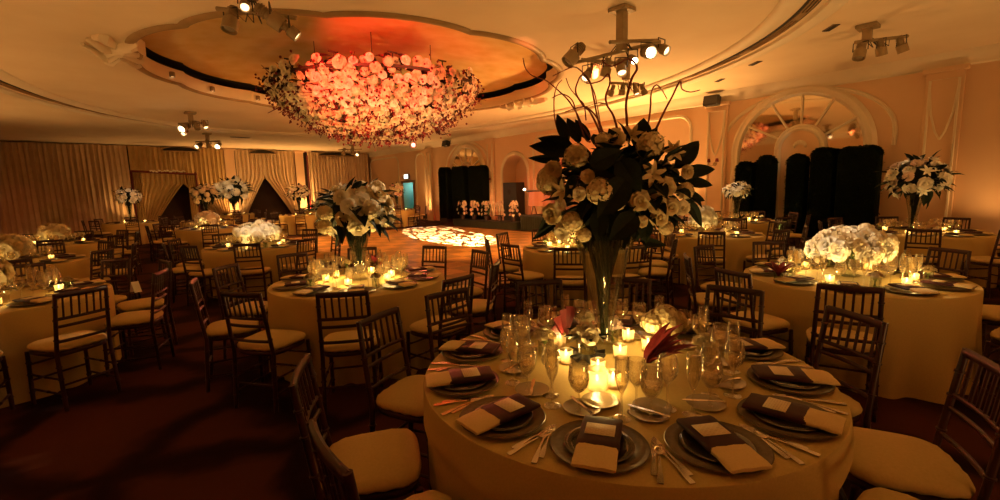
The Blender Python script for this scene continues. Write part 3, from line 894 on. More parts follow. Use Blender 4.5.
# ================================================================== FLOWERS
def petal_patch(mb, L, W, curl, cup, base, mtx, nu=4, nv=4, point_=0.0):
    def fn(u, v):
        w_ = W*(sin(pi*min(1, .12+.88*v*.62))**.8)*(1 if not point_ else (1-v**3*point_))
        x = (u-.5)*2*w_; y = L*v
        z = curl*v*v*L+cup*(x*x)/max(W, 1e-6)+.02*L*sin(u*7+v*5)
        return mtx @ (Vector((x, y, z))+Vector(base))
    mb.grid(fn, nu, nv)
def rose_mesh(seed, rings, m, nm='flower', nu=4, nv=4):
    rd = random.Random(seed); mb = MB()
    for i, (cnt, tilt, L, W, rad) in enumerate(rings):
        for k in range(cnt):
            a = 2*pi*k/cnt+i*.7+rd.uniform(-.15, .15)
            mx = Matrix.Rotation(a, 4, 'Z') @ Matrix.Translation((0, rad, -.25+.02*i)) @ Matrix.Rotation(radians(tilt+rd.uniform(-8, 8)), 4, 'X')
            petal_patch(mb, L*rd.uniform(.92, 1.08), W, -.28 if tilt < 60 else -.12, .35, (0, 0, 0), mx, nu, nv)
    mb.sphere((0, 0, .1), .28, 8, 6)
    return mb.mesh(nm, m)
ROSE_R = [(7, 12, .95, .50, .10), (6, 35, .90, .46, .10), (5, 58, .78, .38, .08), (4, 74, .66, .30, .06), (3, 84, .56, .22, .03)]
SMALL_R = [(6, 15, .95, .52, .08), (5, 48, .85, .44, .08), (4, 76, .68, .32, .05)]
def hydrangea_mesh(seed, m):
    rd = random.Random(seed); mb = MB(); N_ = 64
    mb.sphere((0, 0, 0), .72, 12, 8)
    for k in range(N_):
        z = 1-2*(k+.5)/N_; r = (1-z*z)**.5; a = k*2.399963
        d = Vector((r*cos(a), r*sin(a), z))
        q = d.to_track_quat('Z', 'Y').to_matrix().to_4x4()
        mx0 = Matrix.Translation(d*rd.uniform(.80, .95)) @ q
        for j in range(4):
            mx = mx0 @ Matrix.Rotation(pi/2*j+k, 4, 'Z') @ Matrix.Rotation(radians(15), 4, 'X')
            petal_patch(mb, .23, .12, -.2, .3, (0, 0, 0), mx, 2, 2)
    return mb.mesh('flower', m)
def lily_mesh(seed, m):
    rd = random.Random(seed); mb = MB()
    for k in range(6):
        mx = Matrix.Rotation(2*pi*k/6+(k % 2)*.1, 4, 'Z') @ Matrix.Translation((0, .06, -.35)) @ Matrix.Rotation(radians(46 if k % 2 else 38), 4, 'X')
        petal_patch(mb, 1.25, .33, -.42, .35, (0, 0, 0), mx, 4, 6, .85)
    for k in range(5):
        a = 2*pi*k/5; mb.tube([(0, 0, -.2), (.12*cos(a), .12*sin(a), .5)], .025, 5)
    return mb.mesh('flower', m)
def leaf_mb(L, W, curl, nu=4, nv=8):
    mb = MB()
    def fn(u, v):
        w_ = W*sin(pi*(.04+.96*v)**.8)**.9 if v < 1 else 0
        x = (u-.5)*2*w_
        return (x, L*v, -curl*v*v*L+.5*abs(x)+.02*L*sin(v*9))
    mb.grid(fn, nu, nv); return mb
FLW = {
    'rose_c': rose_mesh(1, ROSE_R, M['cream1']), 'rose_i': rose_mesh(2, ROSE_R, M['cream2']), 'hyd': hydrangea_mesh(3, M['cream1']), 'hyd_w': hydrangea_mesh(4, M['cream2']),
    'lily': lily_mesh(5, M['cream1']), 'lily_w': lily_mesh(6, M['white']), 'small_w': rose_mesh(7, SMALL_R, M['white'], nu=3, nv=3), 'small_i': rose_mesh(8, SMALL_R, M['cream2'], nu=3, nv=3),
    'blush': rose_mesh(9, SMALL_R, M['blush'], nu=3, nv=3), 'pink': rose_mesh(10, SMALL_R, M['pinkp'], nu=3, nv=3), 'rose_w': rose_mesh(12, ROSE_R, M['white'])}
LEAFBIG = leaf_mb(1, .20, .25).mesh('leaf', M['leaf'])
LEAFRED = leaf_mb(1, .16, .35).mesh('leaf', M['redleaf'])
LEAFG = leaf_mb(1, .17, .4).mesh('leaf', M['leafg'])
def foliage_mb(rx, rz, n, L, seed, W=.22):
    rd = random.Random(seed); mb = MB(); lf = leaf_mb(L, L*W, .3, 2, 4)
    for k in range(n):
        z = 1-2*(k+.5)/n; r = (1-z*z)**.5; a = k*2.399963+rd.uniform(-.2, .2)
        d = Vector((r*cos(a), r*sin(a), z)); s_ = rd.uniform(.45, .85)
        dirn = (d+Vector((rd.uniform(-.6, .6), rd.uniform(-.6, .6), rd.uniform(-.6, .6)))).normalized()
        mx = Matrix.Translation((d.x*rx*s_, d.y*rx*s_, d.z*rz*s_)) @ dirn.to_track_quat('Y', 'Z').to_matrix().to_4x4()
        mb.merge(lf, mx)
    mb.sphere((0, 0, 0), 1, 14, 9, (rx*.62, rx*.62, rz*.62))
    return mb
def bloom(root, kind, loc, nrm, r, rd):
    o = link('flower', FLW[kind], root, loc)
    q = Vector(nrm).normalized().to_track_quat('Z', 'Y') @ Euler((0, 0, rd.uniform(0, 6.28))).to_quaternion()
    o.rotation_euler = q.to_euler(); o.scale = (r, r, r)
    return o
def trumpet(h, rb, rm, rt_, n=28):
    prof = [(0, 0), (rb, 0), (rb*1.02, .006), (rb*.8, .016), (rm*1.1, .05)]+[(rm+(rt_-rm)*(k/10)**1.5, .06+(h-.06)*k/10) for k in range(0, 11)]
    prof += [(r-.003, z) for r, z in reversed(prof[5:])]+[(0, .055)]
    return prof
def stems_mb(h, rm, rt_, seed, n=14):
    rd = random.Random(seed); mb = MB()
    for k in range(n):
        a = rd.uniform(0, 6.28); s_ = rd.uniform(.2, .8); a2 = a+rd.uniform(2.0, 4.0)
        mb.tube([(rm*.75*s_*cos(a2), rm*.75*s_*sin(a2), .065), ((rm+.2*(rt_-rm))*.6*s_*cos(a+1), (rm+.2*(rt_-rm))*.6*s_*sin(a+1), h*.5), (rt_*.85*s_*cos(a), rt_*.85*s_*sin(a), h*1.02)], rd.uniform(.004, .007), 5)
    return mb
VASE_CACHE = {}
def tall_arrangement(x, y, z, label, vh, rx, rz, seed, kinds, nfl=26, fr=.085, leaves=10, group='tall trumpet vases of flowers', vr=1.0):
    rd = random.Random(seed)
    t = thing('flower_arrangement', label, 'flower arrangement', (x, y, z), 0, group)
    key = (round(vh, 2), vr)
    if key not in VASE_CACHE:
        VASE_CACHE[key] = (lathe_mesh('vase', trumpet(vh, .062*vr, .038*vr, .105*vr), M['vaseglass'], 24), stems_mb(vh, .038*vr, .1*vr, 3, 40).mesh('stems', M['stem']))
    link('vase', VASE_CACHE[key][0], t); st = link('stems', VASE_CACHE[key][1], t)
    zc = vh+rz*.72
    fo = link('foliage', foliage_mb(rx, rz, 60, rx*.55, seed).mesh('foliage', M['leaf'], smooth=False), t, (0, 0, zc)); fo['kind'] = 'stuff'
    for k in range(nfl):
        zz = 1-1.75*(k+.5)/nfl; r = (1-zz*zz)**.5; a = k*2.399963+rd.uniform(-.25, .25)
        d = Vector((r*cos(a), r*sin(a), zz)); f_ = rd.uniform(.82, 1.02)
        bloom(t, rd.choice(kinds), (d.x*rx*f_, d.y*rx*f_, zc+d.z*rz*f_), d, fr*rd.uniform(.75, 1.2), rd)
    for k in range(leaves):
        a = rd.uniform(0, 6.28); e = rd.uniform(-.2, .6)
        d = Vector((cos(a)*cos(e), sin(a)*cos(e), sin(e)))
        o = link('leaf', LEAFBIG, t, (d.x*rx*.7, d.y*rx*.7, zc+d.z*rz*.7), d.to_track_quat('Y', 'Z').to_euler(), rx*rd.uniform(.5, .75))
    return t
def low_arrangement(x, y, z, label, rx, rz, seed, kinds, nfl, fr, group='low domes of flowers', bowl_h=.10):
    rd = random.Random(seed)
    t = thing('low_centerpiece', label, 'flower arrangement', (x, y, z), 0, group)
    link('bowl', lathe_mesh('bowl', [(0, 0), (rx*.28, 0), (rx*.30, .005), (rx*.12, .02), (rx*.10, bowl_h*.5), (rx*.38, bowl_h*.8), (rx*.5, bowl_h+.02), (rx*.48, bowl_h+.02), (rx*.3, bowl_h*.8), (0, bowl_h*.6)], M['vaseglass'], 24), t)
    fo = link('foliage', foliage_mb(rx*.85, rz*.5, 40, rx*.22, seed).mesh('foliage', M['leafg'], smooth=False), t, (0, 0, bowl_h+rz*.55)); fo['kind'] = 'stuff'
    for k in range(nfl):
        zz = 1-1.35*(k+.5)/nfl; r = (1-zz*zz)**.5; a = k*2.399963+rd.uniform(-.2, .2)
        d = Vector((r*cos(a), r*sin(a), zz)); f_ = rd.uniform(.9, 1.0)
        bloom(t, rd.choice(kinds), (d.x*rx*f_, d.y*rx*f_, bowl_h+rz*.5+d.z*rz*f_), d, fr*rd.uniform(.85, 1.15), rd)
    return t
BUDV = lathe_mesh('glass_vase', [(0, 0), (.032, 0), (.034, .004), (.036, .09), (.0345, .09), (.031, .008), (0, .008)], M['vaseglass'], 18)
def small_vase(x, y, z, label, kinds, seed, fr=.035, n=6, group='small glass vases of roses'):
    rd = random.Random(seed); t = thing('small_vase', label, 'vase of flowers', (x, y, z), 0, group)
    link('glass_vase', BUDV, t)
    mb = MB()
    for k in range(n):
        a = 2*pi*k/n; mb.tube([(-.012*cos(a), -.012*sin(a), .01), (.02*cos(a), .02*sin(a), .105)], .002, 5)
    link('stems', mb.mesh('stems', M['leafg']), t)
    for k in range(n):
        a = 2*pi*k/max(1, n-1); rr = .03 if k else 0
        d = Vector((rr*cos(a)*18, rr*sin(a)*14, 1)).normalized()
        bloom(t, rd.choice(kinds), (rr*cos(a), rr*sin(a), .115+(.02 if not k else 0)), d, fr*rd.uniform(.85, 1.1), rd)
    return t

# ================================================================== TABLE BY TABLE
CW = [FLW]
KC = ['rose_c', 'hyd', 'lily', 'rose_i', 'hyd']
KW = ['small_w', 'small_i', 'lily_w', 'hyd_w', 'rose_i']
def facing(x, y): return atan2(-y, -x)

TABLES = {
 # key: x, y, phrase, places, level, angle of first place (None = straight towards the camera)
 'T0': (1.80, 1.25, 'candlelit foreground table', 12, 3, radians(-149)),
 'T1': (1.92, 4.36, 'tall bouquet table before parquet', 10, 2, radians(-117)),
 'T2': (2.05, 8.75, 'dome bouquet table beside parquet', 10, 1, radians(-110)),
 'T3': (5.25, 4.25, 'table behind giant bouquet', 10, 2, radians(-147)),
 'T4': (5.03, 1.01, 'broad white dome table', 10, 2, radians(-168)),
 'T5': (7.95, 3.60, 'table before wall pilaster', 9, 1, radians(-152)),
 'T6': (10.9, 4.35, 'table before big mirror', 9, 1, None),
 'H': (9.9, 1.10, 'table under right edge bouquet', 9, 1, None),
 'L7': (-.80, 6.05, 'left edge table with card', 10, 2, radians(-60)),
 'L8': (-1.0, 9.4, 'second table up left side', 9, 1, None),
 'K': (-.7, 12.9, 'third table up left side', 9, 1, None),
 'B': (2.3, 15.0, 'table at far parquet corner', 9, 1, None),
 'A': (.9, 21.6, 'far table by gold curtain', 8, 0, None),
 'Cc': (3.0, 19.6, 'far table by left parting', 8, 0, None),
 'D': (5.0, 25.2, 'farthest table, biggest far bouquet', 8, 0, None),
 'E': (6.5, 20.4, 'far table left of pole', 8, 0, None),
 'Ff': (10.9, 20.0, 'far table by lit doorway', 8, 0, None),
 'G': (8.8, 24.0, 'far table before red pole', 8, 0, None),
}
TLAB = {
 'T0': 'round table in gold cloth closest to camera, full of candles and glasses', 'T1': 'round gold-clothed table carrying the tall bouquet left of the dance floor',
 'T2': 'round gold-clothed table with low flower dome left of dance floor', 'T3': 'round gold-clothed table seen under and behind the giant bouquet',
 'T4': 'round gold-clothed table with broad white flower dome on the right', 'T5': 'round gold-clothed table with white posy before the wall pilaster',
 'T6': 'round table under the small tall bouquet before the big arched mirror', 'H': 'round table below the tall bouquet at the right edge',
 'L7': 'round gold-clothed table at left edge with a folded white card on it', 'L8': 'round table among dark chairs, second up the left side',
 'K': 'round table in the dark, third up the left side', 'B': 'round table with low flowers by the far corner of the parquet',
 'A': 'far round table with tall vase in front of the gold curtain', 'Cc': 'far round table with tall vase in front of the left curtain parting',
 'D': 'farthest round table, biggest far bouquet, by the right curtain parting', 'E': 'far round table lit orange with tall vase left of the red pole',
 'Ff': 'far round table across the parquet before the lit doorway', 'G': 'far round table standing in front of the slim red pole'}
SEATS = {'T0': 'all', 'T1': 'all', 'T3': 'all', 'T4': [0, 1, 2, 3, 4, 5, 6, 7, 8]}
for i, (k, (x, y, ph, n_, lv, a0)) in enumerate(TABLES.items()):
    dents = table_set(x, y, n_, facing(x, y) if a0 is None else a0, ph, lv, SEATS.get(k, 'all'), rc=1.08 if k == 'T0' else 1.08, R=.90 if k == 'T0' else .84)
    make_table(x, y, TLAB[k], i, overlay=(k == 'T0'), dents=dents, R=.90 if k == 'T0' else .84)

TZ = TH+.0022
# ---- the giant arrangement on the foreground table
def giant():
    base = onz(604, 350, TH)
    rd = random.Random(21)
    t = thing('flower_arrangement', 'giant dark-leaved bouquet with curly branches in a tall glass vase, foreground table', 'flower arrangement', (base.x, base.y, TZ))
    inv = Vector((base.x, base.y, TZ))
    vh = .60
    link('vase', lathe_mesh('vase', trumpet(vh, .075, .040, .155, 32), M['vaseglass'], 32), t)
    link('stems', stems_mb(vh, .040, .15, 8, 60).mesh('stems', M['stem']), t)
    D0 = (base-CAM).dot(fwd)
    cen = at(619, 188, D0) - inv
    rx, rz = .37, .28
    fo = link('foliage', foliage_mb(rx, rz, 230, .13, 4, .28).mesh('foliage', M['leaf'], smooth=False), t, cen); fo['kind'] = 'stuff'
    spots_ = [(576,156,15,'hyd'),(552,170,11,'rose_c'),(549,183,10,'hyd'),(562,191,11,'lily'),(600,191,17,'hyd'),(587,176,8,'rose_c'),(579,194,8,'rose_i'),(551,214,12,'rose_c'),(572,222,13,'hyd'),(650,145,17,'hyd'),(615,137,11,'rose_c'),(602,140,9,'hyd'),(632,134,10,'lily'),(674,151,11,'lily'),(653,174,12,'lily'),(667,187,11,'rose_c'),(640,201,12,'rose_c'),(657,204,11,'rose_c'),(618,203,8,'rose_i'),(685,191,11,'hyd'),(671,207,10,'rose_c'),(660,218,10,'rose_c'),(683,208,9,'rose_i'),(666,228,9,'hyd'),(562,232,10,'rose_i'),(584,235,9,'hyd'),(688,172,8,'rose_c'),(560,205,7,'rose_i'),(642,222,7,'rose_c')]
    for px, py, r, kd in spots_:
        ox, oy = (px-620)/80, (py-190)/62
        dd = D0-.35*max(.05, 1-ox*ox-oy*oy)**.5
        p = at(px, py, dd)-inv
        bloom(t, kd, p, (p-cen)*.6+(CAM-inv-p).normalized()*.30, .84*r*dd/F, rd)
    for k in range(30):      # the far side of the ball
        zz = 1-1.7*(k+.5)/30; r = (1-zz*zz)**.5; a = k*2.399963
        d = Vector((r*cos(a), r*sin(a), zz))
        if d.dot(fwd) < .05: continue
        bloom(t, rd.choice(KC), cen+Vector((d.x*rx, d.y*rx, d.z*rz)), d, rd.uniform(.05, .085), rd)
    # big pointed dark leaves: root pixel -> tip pixel
    for (x0, y0, x1, y1, dz, wd) in ((575,150,530,146,-.1,1),(572,146,538,138,0,1),(568,142,556,112,.05,.9),(580,142,566,116,.1,1),(590,140,574,118,.1,.9),(560,160,528,158,.0,.7),(640,150,644,116,-.1,1.6),(676,168,702,137,.05,1.1),(682,172,719,169,-.05,.9),(684,180,716,186,0,.8),(676,190,708,202,0,.8),(560,205,538,232,0,.8),(556,222,532,240,.05,.7),(690,200,702,228,.05,.8),(640,240,668,246,-.1,.8),(590,165,622,150,-.34,1.6),(620,160,640,190,-.35,1.7),(625,180,600,215,-.36,1.6),(636,215,612,238,-.34,1.6),(600,210,598,240,-.30,1.5),(575,175,566,196,-.25,1.0)):
        p0, p1 = at(x0, y0, D0+dz)-inv, at(x1, y1, D0+dz*1.15)-inv
        d = p1-p0; nrm = (CAM-inv-p0).normalized(); yv = d.normalized(); zv = (nrm-yv*nrm.dot(yv)).normalized(); xv = yv.cross(zv)
        mx = Matrix((xv, yv, zv)).transposed().to_4x4()
        link('leaf', LEAFBIG, t, p0, mx.to_euler(), (d.length*wd, d.length, d.length))
    paths = [([(617,140),(617,129),(613,115),(607,105),(606,95),(610,83),(608,74),(602,80),(594,83),(586,83)], .10, 1.0),
        ([(627,140),(627,124),(626,105),(628,92),(632,78),(637,69),(634,62),(627,59),(620,63),(612,66),(606,64),(602,60)], -.05, 1.1),
        ([(646,135),(650,112),(651,95),(653,88),(657,85),(662,90),(667,99)], .15, .8),
        ([(652,138),(655,131),(664,112),(672,97),(680,81),(682,89),(690,92),(700,90)], .0, .9),
        ([(602,140),(598,128),(590,112),(583,105),(576,93),(577,84),(582,75),(590,83),(595,95),(598,110),(601,127)], .05, .8),
        ([(596,145),(592,140),(582,125),(576,112),(568,100),(560,92),(552,85),(545,80),(538,78),(530,74),(525,67),(523,58)], -.08, .7),
        ([(566,140),(560,135),(555,120),(554,100),(557,86),(562,80)], .12, .7),
        ([(604,140),(600,127),(597,115),(594,100),(590,82),(583,73),(575,67),(565,70),(553,76)], .18, .8),
        ([(590,142),(585,138),(577,115),(572,100),(562,94),(552,98)], .02, .7),
        ([(606,140),(603,132),(597,118),(588,108),(580,107),(565,112)], -.12, .7),
        ([(608,104),(598,103),(588,106),(572,110)], .10, .5), ([(586,120),(584,105),(578,98),(570,88),(566,78)], -.02, .6)]
    for pts, dz, th in paths:
        P3 = [at(px, py, D0+dz+.06*sin(i*1.3))-inv for i, (px, py) in enumerate(pts)]
        # smooth
        S = []
        for i in range(len(P3)-1):
            a, b, c, d = P3[max(i-1, 0)], P3[i], P3[i+1], P3[min(i+2, len(P3)-1)]
            for q in range(5):
                u = q/5; S.append(.5*((2*b)+(c-a)*u+(2*a-5*b+4*c-d)*u*u+(3*b-a-3*c+d)*u**3))
        S.append(P3[-1])
        mb = MB(); L_ = len(S); mb.tube(S, [(.0075-.0045*i/L_)*th for i in range(L_)], 6)
        mb.build('curly_branch', M['branch'], t)
    return t
giant()

# ---- the rest of the foreground table
x0, y0 = TABLES['T0'][:2]
for (px, py, pw, big, lb) in ((597,383,1.5,True,'large ribbed glass votive at the front of the candle group'), (613,381,1.4,False,'clear votive with bright flame right of the ribbed one'),
     (598,368,1.3,False,'small votive candle just below the black ribboned vase'), (620,352,1.2,False,'votive candle right of the black ribboned vase'), (566,357,1.5,False,'votive candle left of the black ribboned vase'),
     (648,345,.9,False,'votive candle before the pale hydrangea'), (560,340,.8,False,'votive candle behind the fanned napkin'), (628,335,.8,False,'votive candle behind the black ribboned vase')):
    p = onz(px, py+6, TZ); candle(p.x, p.y, TZ, lb+', foreground table', pw, big, 'candles on the foreground table')
p = onz(600, 402, TZ); lay('candle_dish', BREAD, p.x, p.y, TZ, 0, 'pale dish in front of the ribbed votive, foreground table', 'dish', None)
p = onz(652, 408, TZ); lay('candle_dish', BREAD, p.x, p.y, TZ, 0, 'pale empty dish right of the candle group, foreground table', 'dish', None)
# vase with black ribbon
p = onz(586, 362, TZ); t = thing('ribboned_vase', 'squat glass vase of white lilies with a black ruffled ribbon collar', 'vase of flowers', (p.x, p.y, TZ))
link('glass_vase', lathe_mesh('glass_vase', [(0, 0), (.045, 0), (.048, .004), (.042, .05), (.05, .13), (.048, .13), (.04, .05), (.044, .008), (0, .008)], M['vaseglass'], 22), t)
mb = MB(); mb.grid(lambda u, v: ((.048+.045*v)*cos(2*pi*u)*(1+.08*v*sin(18*pi*u)), (.048+.045*v)*sin(2*pi*u)*(1+.08*v*sin(18*pi*u)), .055-.012*v+.014*v*sin(2*pi*u*9)), 90, 5, True)
o_ = len(mb.v); mb.v += [(a, b, c-.006) for a, b, c in mb.v]; mb.f += [tuple(i+o_ for i in reversed(f)) for f in list(mb.f)]
link('ribbon_collar', mb.mesh('ribbon_collar', M['ribbon']), t)
rd = random.Random(3)
for k in range(7):
    a = 2*pi*k/6; rr = .05 if k < 6 else 0
    bloom(t, 'lily_w' if k % 2 else 'rose_i', (rr*cos(a), rr*sin(a), .15+(0 if k < 6 else .03)), (cos(a)*.8*(k < 6), sin(a)*.8*(k < 6), 1), .045, rd)
for k in range(5):
    a = 1.2*k+.4; d = Vector((cos(a), sin(a), .5)).normalized(); link('leaf', LEAFBIG, t, (.02*cos(a), .02*sin(a), .12), d.to_track_quat('Y', 'Z').to_euler(), .11)
# hydrangea posy
p = onz(664, 344, TZ); t = thing('hydrangea_posy', 'rounded posy of cream hydrangeas in a glass, right of the candles', 'vase of flowers', (p.x, p.y, TZ))
link('glass_vase', BUDV, t)
for k, (dx, dy, dz, r) in enumerate(((0, 0, .15, .075), (.07, -.03, .12, .062), (-.06, .04, .125, .062), (.03, .07, .12, .06), (-.03, -.06, .12, .055))):
    bloom(t, 'hyd', (dx, dy, dz), (dx, dy, .1), r, rd)
mb = MB(); mb.tube([(0, 0, .01), (.005, 0, .12)], .006, 6); mb.tube([(.012, 0, .01), (-.01, .01, .12)], .005, 6); link('stems', mb.mesh('stems', M['leafg']), t)
# burgundy leaf spray
p = onz(648, 372, TZ); t = thing('burgundy_leaf_spray', 'spray of dark burgundy leaves in a low glass below the hydrangea posy', 'plant', (p.x, p.y, TZ))
link('glass_vase', lathe_mesh('glass_vase', [(0, 0), (.026, 0), (.028, .003), (.03, .055), (.0285, .055), (.026, .006), (0, .006)], M['vaseglass'], 18), t)
for k in range(9):
    a = radians(-60+k*14); e = radians(38+34*((k*7) % 5)/4); d = (rt*cos(a)*cos(e)+Vector((0, 0, 1))*sin(e)+fwd*sin(a)*cos(e)*.6).normalized()
    link('leaf', LEAFRED, t, (0, 0, .03), d.to_track_quat('Y', 'Z').to_euler(), .19+.03*(k % 3))
# fanned napkin
for px, py, lb, rz_ in ((566, 334, 'burgundy fanned napkin standing left of the ribboned vase', .3), (640, 371, None, 0)):
    if not lb: continue
    p = onz(px, py+8, TZ); t = thing('fanned_napkin', lb, 'napkin', (p.x, p.y, TZ), rz_)
    mb = MB()
    def fan(u, v):
        a = radians(25+100*u); r = .04+.19*v
        return (-r*cos(a)*1.0, .012*(1 if int(u*10+.5) % 2 else -1)*v, .004+r*sin(a)*.85)
    mb.grid(fan, 10, 4); o_ = len(mb.v); mb.v += [(a, b+.003, c) for a, b, c in mb.v]; mb.f += [tuple(i+o_ for i in reversed(f)) for f in list(mb.f)]
    link('napkin_fan', mb.mesh('napkin_fan', M['redleaf'], smooth=False), t)
    mb = MB(); mb.lathe([(.020, 0), (.022, .004), (.018, .03), (.016, .03), (.017, .004)], 16); link('napkin_ring', mb.mesh('napkin_ring', M['silver']), t)
# tent card
p = onz(651, 383, TZ); t = thing('tent_card', 'plain tan folded tent card standing before the burgundy leaves', 'card', (p.x, p.y, TZ), -YAW)
for s_ in (-1, 1):
    mb = MB(); mb.box((0, s_*.022, .045), (.105, .0015, .098), (s_*.45, 0, 0)); link('card_face', mb.mesh('card_face', M['napkin'], smooth=False), t)
# small rose vases round the foreground centre
for i, (px, py, kd, lb) in enumerate(((586, 330, ['rose_i', 'small_i'], 'small vase of ivory roses at the back of the foreground table'), (612, 338, ['blush', 'small_i'], 'small vase of blush roses behind the ribboned vase'), (704, 358, ['small_i', 'rose_c'], 'small vase of ivory roses right of the hydrangea posy'), (545, 350, ['small_i', 'rose_c'], 'small vase of ivory roses left of the candles'))):
    p = onz(px, py+5, TZ); small_vase(p.x, p.y, TZ, lb, kd, 40+i)

# ---- other centrepieces
def top_of(k, dx=0, dy=0): x, y = TABLES[k][:2]; return x+dx, y+dy
TA = tall_arrangement
ta = [('T1', 0, 0, 'tall ivory bouquet in dark trumpet vase, table left of the dance floor', .50, .37, .27, 31, KW+KC, 44, .085, 8, 1.25),
      ('T6', 0, 0, 'small round white bouquet in tall vase before the big arched mirror', .55, .27, .20, 32, ['small_w', 'small_i', 'rose_w'], 30, .07, 6, 1.0),
      ('H', -.1, .1, 'tall white bouquet at the right edge beside the widest hedge', .60, .40, .34, 33, ['small_w', 'blush', 'lily_w', 'rose_w'], 36, .09, 10, 1.1),
      ('A', 0, 0, 'tall white bouquet at far left in front of the gold curtain', .75, .38, .28, 34, ['small_w', 'small_i', 'rose_i'], 26, .10, 6, 1.1),
      ('Cc', 0, 0, 'tall ivory bouquet in front of the left curtain parting', .72, .42, .33, 35, ['small_w', 'small_i', 'hyd_w'], 26, .11, 8, 1.1),
      ('D', 0, 0, 'biggest far bouquet, bright ivory, between the two curtain partings', .80, .78, .50, 36, ['small_w', 'small_i', 'hyd_w', 'rose_i'], 34, .17, 8, 1.4),
      ('E', 0, 0, 'tall blush bouquet left of the slim red pole', .72, .42, .34, 37, ['small_w', 'blush', 'small_i'], 26, .11, 8, 1.1),
      ('Ff', 0, 0, 'tall pinkish bouquet in front of the lit teal doorway', .72, .34, .34, 38, ['blush', 'pink', 'small_i'], 24, .11, 6, 1.1)]
for k, dx, dy, lb, vh, rx, rz, sd, kd, nf, fr, lv, vr in ta:
    x, y = top_of(k, dx, dy); TA(x, y, TZ, lb, vh, rx, rz, sd, kd, nf, fr, lv, vr=vr)
LA = low_arrangement
x, y = top_of('T4', .06, .02); LA(x, y, TZ, 'broad bright white rose dome on a glass bowl, right foreground', .32, .19, 51, ['rose_w', 'small_w', 'hyd_w', 'small_i'], 58, .068, bowl_h=.15)
x, y = top_of('T2'); LA(x, y, TZ, 'bright ivory flower dome on table left of the dance floor', .33, .20, 52, ['small_w', 'rose_i', 'hyd_w'], 36, .085, bowl_h=.10)
x, y = top_of('B'); LA(x, y, TZ, 'ivory flower dome by the far corner of the parquet', .28, .22, 53, ['small_w', 'small_i'], 28, .10, bowl_h=.12)
x, y = top_of('T5', -.08, .08); LA(x, y, TZ, 'white posy spilling over the table before the wall pilaster', .22, .26, 54, ['small_w', 'rose_w'], 22, .075, bowl_h=.10)
x, y = top_of('T3', -.05, -.05); LA(x, y, TZ, 'low candlelit cream flower mound behind the giant bouquet', .26, .17, 55, ['rose_c', 'hyd', 'small_i'], 26, .075, bowl_h=.08)
x, y = top_of('G'); LA(x, y, TZ, 'low ivory flower mound before the slim red pole', .35, .22, 56, ['small_w', 'small_i'], 22, .10, bowl_h=.12)
x, y = top_of('L8'); LA(x, y, TZ, 'low cream flower mound on the second table up the left side', .26, .2, 57, ['small_i', 'rose_c'], 24, .08, bowl_h=.10)
x, y = top_of('K'); LA(x, y, TZ, 'low cream flower mound on the third table up the left side', .26, .2, 58, ['small_i', 'rose_c'], 24, .08, bowl_h=.10)
x, y = top_of('L7', -.1, .1); LA(x, y, TZ, 'low cream flower mound on the table at the left edge', .26, .18, 59, ['small_i', 'rose_c'], 24, .08, bowl_h=.10)
# small vases and candles on the other tables
NAMEP = {k: v[2] for k, v in TABLES.items()}
CNT = {'T1': (6, 4), 'T4': (6, 6), 'T3': (6, 3), 'T2': (5, 3), 'T5': (4, 3), 'T6': (4, 4), 'H': (4, 3), 'L7': (4, 2), 'L8': (3, 0), 'K': (3, 0), 'B': (3, 2), 'A': (3, 2), 'Cc': (3, 0), 'D': (3, 0), 'E': (3, 2), 'Ff': (3, 0), 'G': (3, 0)}
CP = {'T1': 2.2, 'T4': 2.0, 'T3': 2.2, 'T2': 1.2, 'T5': 1.1, 'T6': 1.3, 'H': 1.0, 'L7': .7, 'L8': .6, 'K': .6, 'B': 1.2, 'A': 1.2, 'Cc': 1.2, 'D': 1.5, 'E': 1.6, 'Ff': 1.4, 'G': 1.2}
for k, (nc, nv) in CNT.items():
    x, y = TABLES[k][:2]; a0 = facing(x, y); ph = NAMEP[k]
    for i in range(nc):
        n_ = TABLES[k][3]; a = (a0 if TABLES[k][5] is None else TABLES[k][5])-2*pi*(int((i+.3)/nc*n_)+.5)/n_; r = .455 if i % 2 else .435
        if k == 'T1': r -= .13
        candle(x+r*cos(a), y+r*sin(a), TH+.001, 'votive candle, %s clockwise from camera, %s' % (ORD[i], ph), CP[k]*1.6, False, 'candles on '+ph)
    for i in range(nv):
        n_ = TABLES[k][3]; a = (a0 if TABLES[k][5] is None else TABLES[k][5])-2*pi*(int((i+.75)/nv*n_)+.5)/n_; r = .52
        small_vase(x+r*cos(a), y+r*sin(a), TH+.001, 'small rose vase, %s clockwise from camera, %s' % (ORD[i], ph), ['small_i', 'rose_c', 'small_w'], 60+i, .028, 5)
# folded white card on the left edge table
p = onz(136, 292, TZ); t = thing('folded_card', 'small white pointed folded card on the left edge table', 'card', (p.x, p.y, TZ), .4)
for s_ in (-1, 1):
    mb = MB(); mb.box((0, s_*.02, .05), (.06, .0015, .105), (s_*.40, 0, 0)); link('card_face', mb.mesh('card_face', M['white'], smooth=False), t)
# red fans on the near tables
for (px, py, lb) in ((375, 262, 'burgundy leaf spray on the tall bouquet table'), (778, 276, 'burgundy leaf spray beside the broad white dome')):
    p = onz(px, py+6, TZ); t = thing('burgundy_leaf_spray', lb, 'plant', (p.x, p.y, TZ)); link('glass_vase', BUDV, t)
    for k in range(8):
        a = k*.8; d = Vector((cos(a)*.6, sin(a)*.6, 1)).normalized(); link('leaf', LEAFRED, t, (0, 0, .05), d.to_track_quat('Y', 'Z').to_euler(), .17)

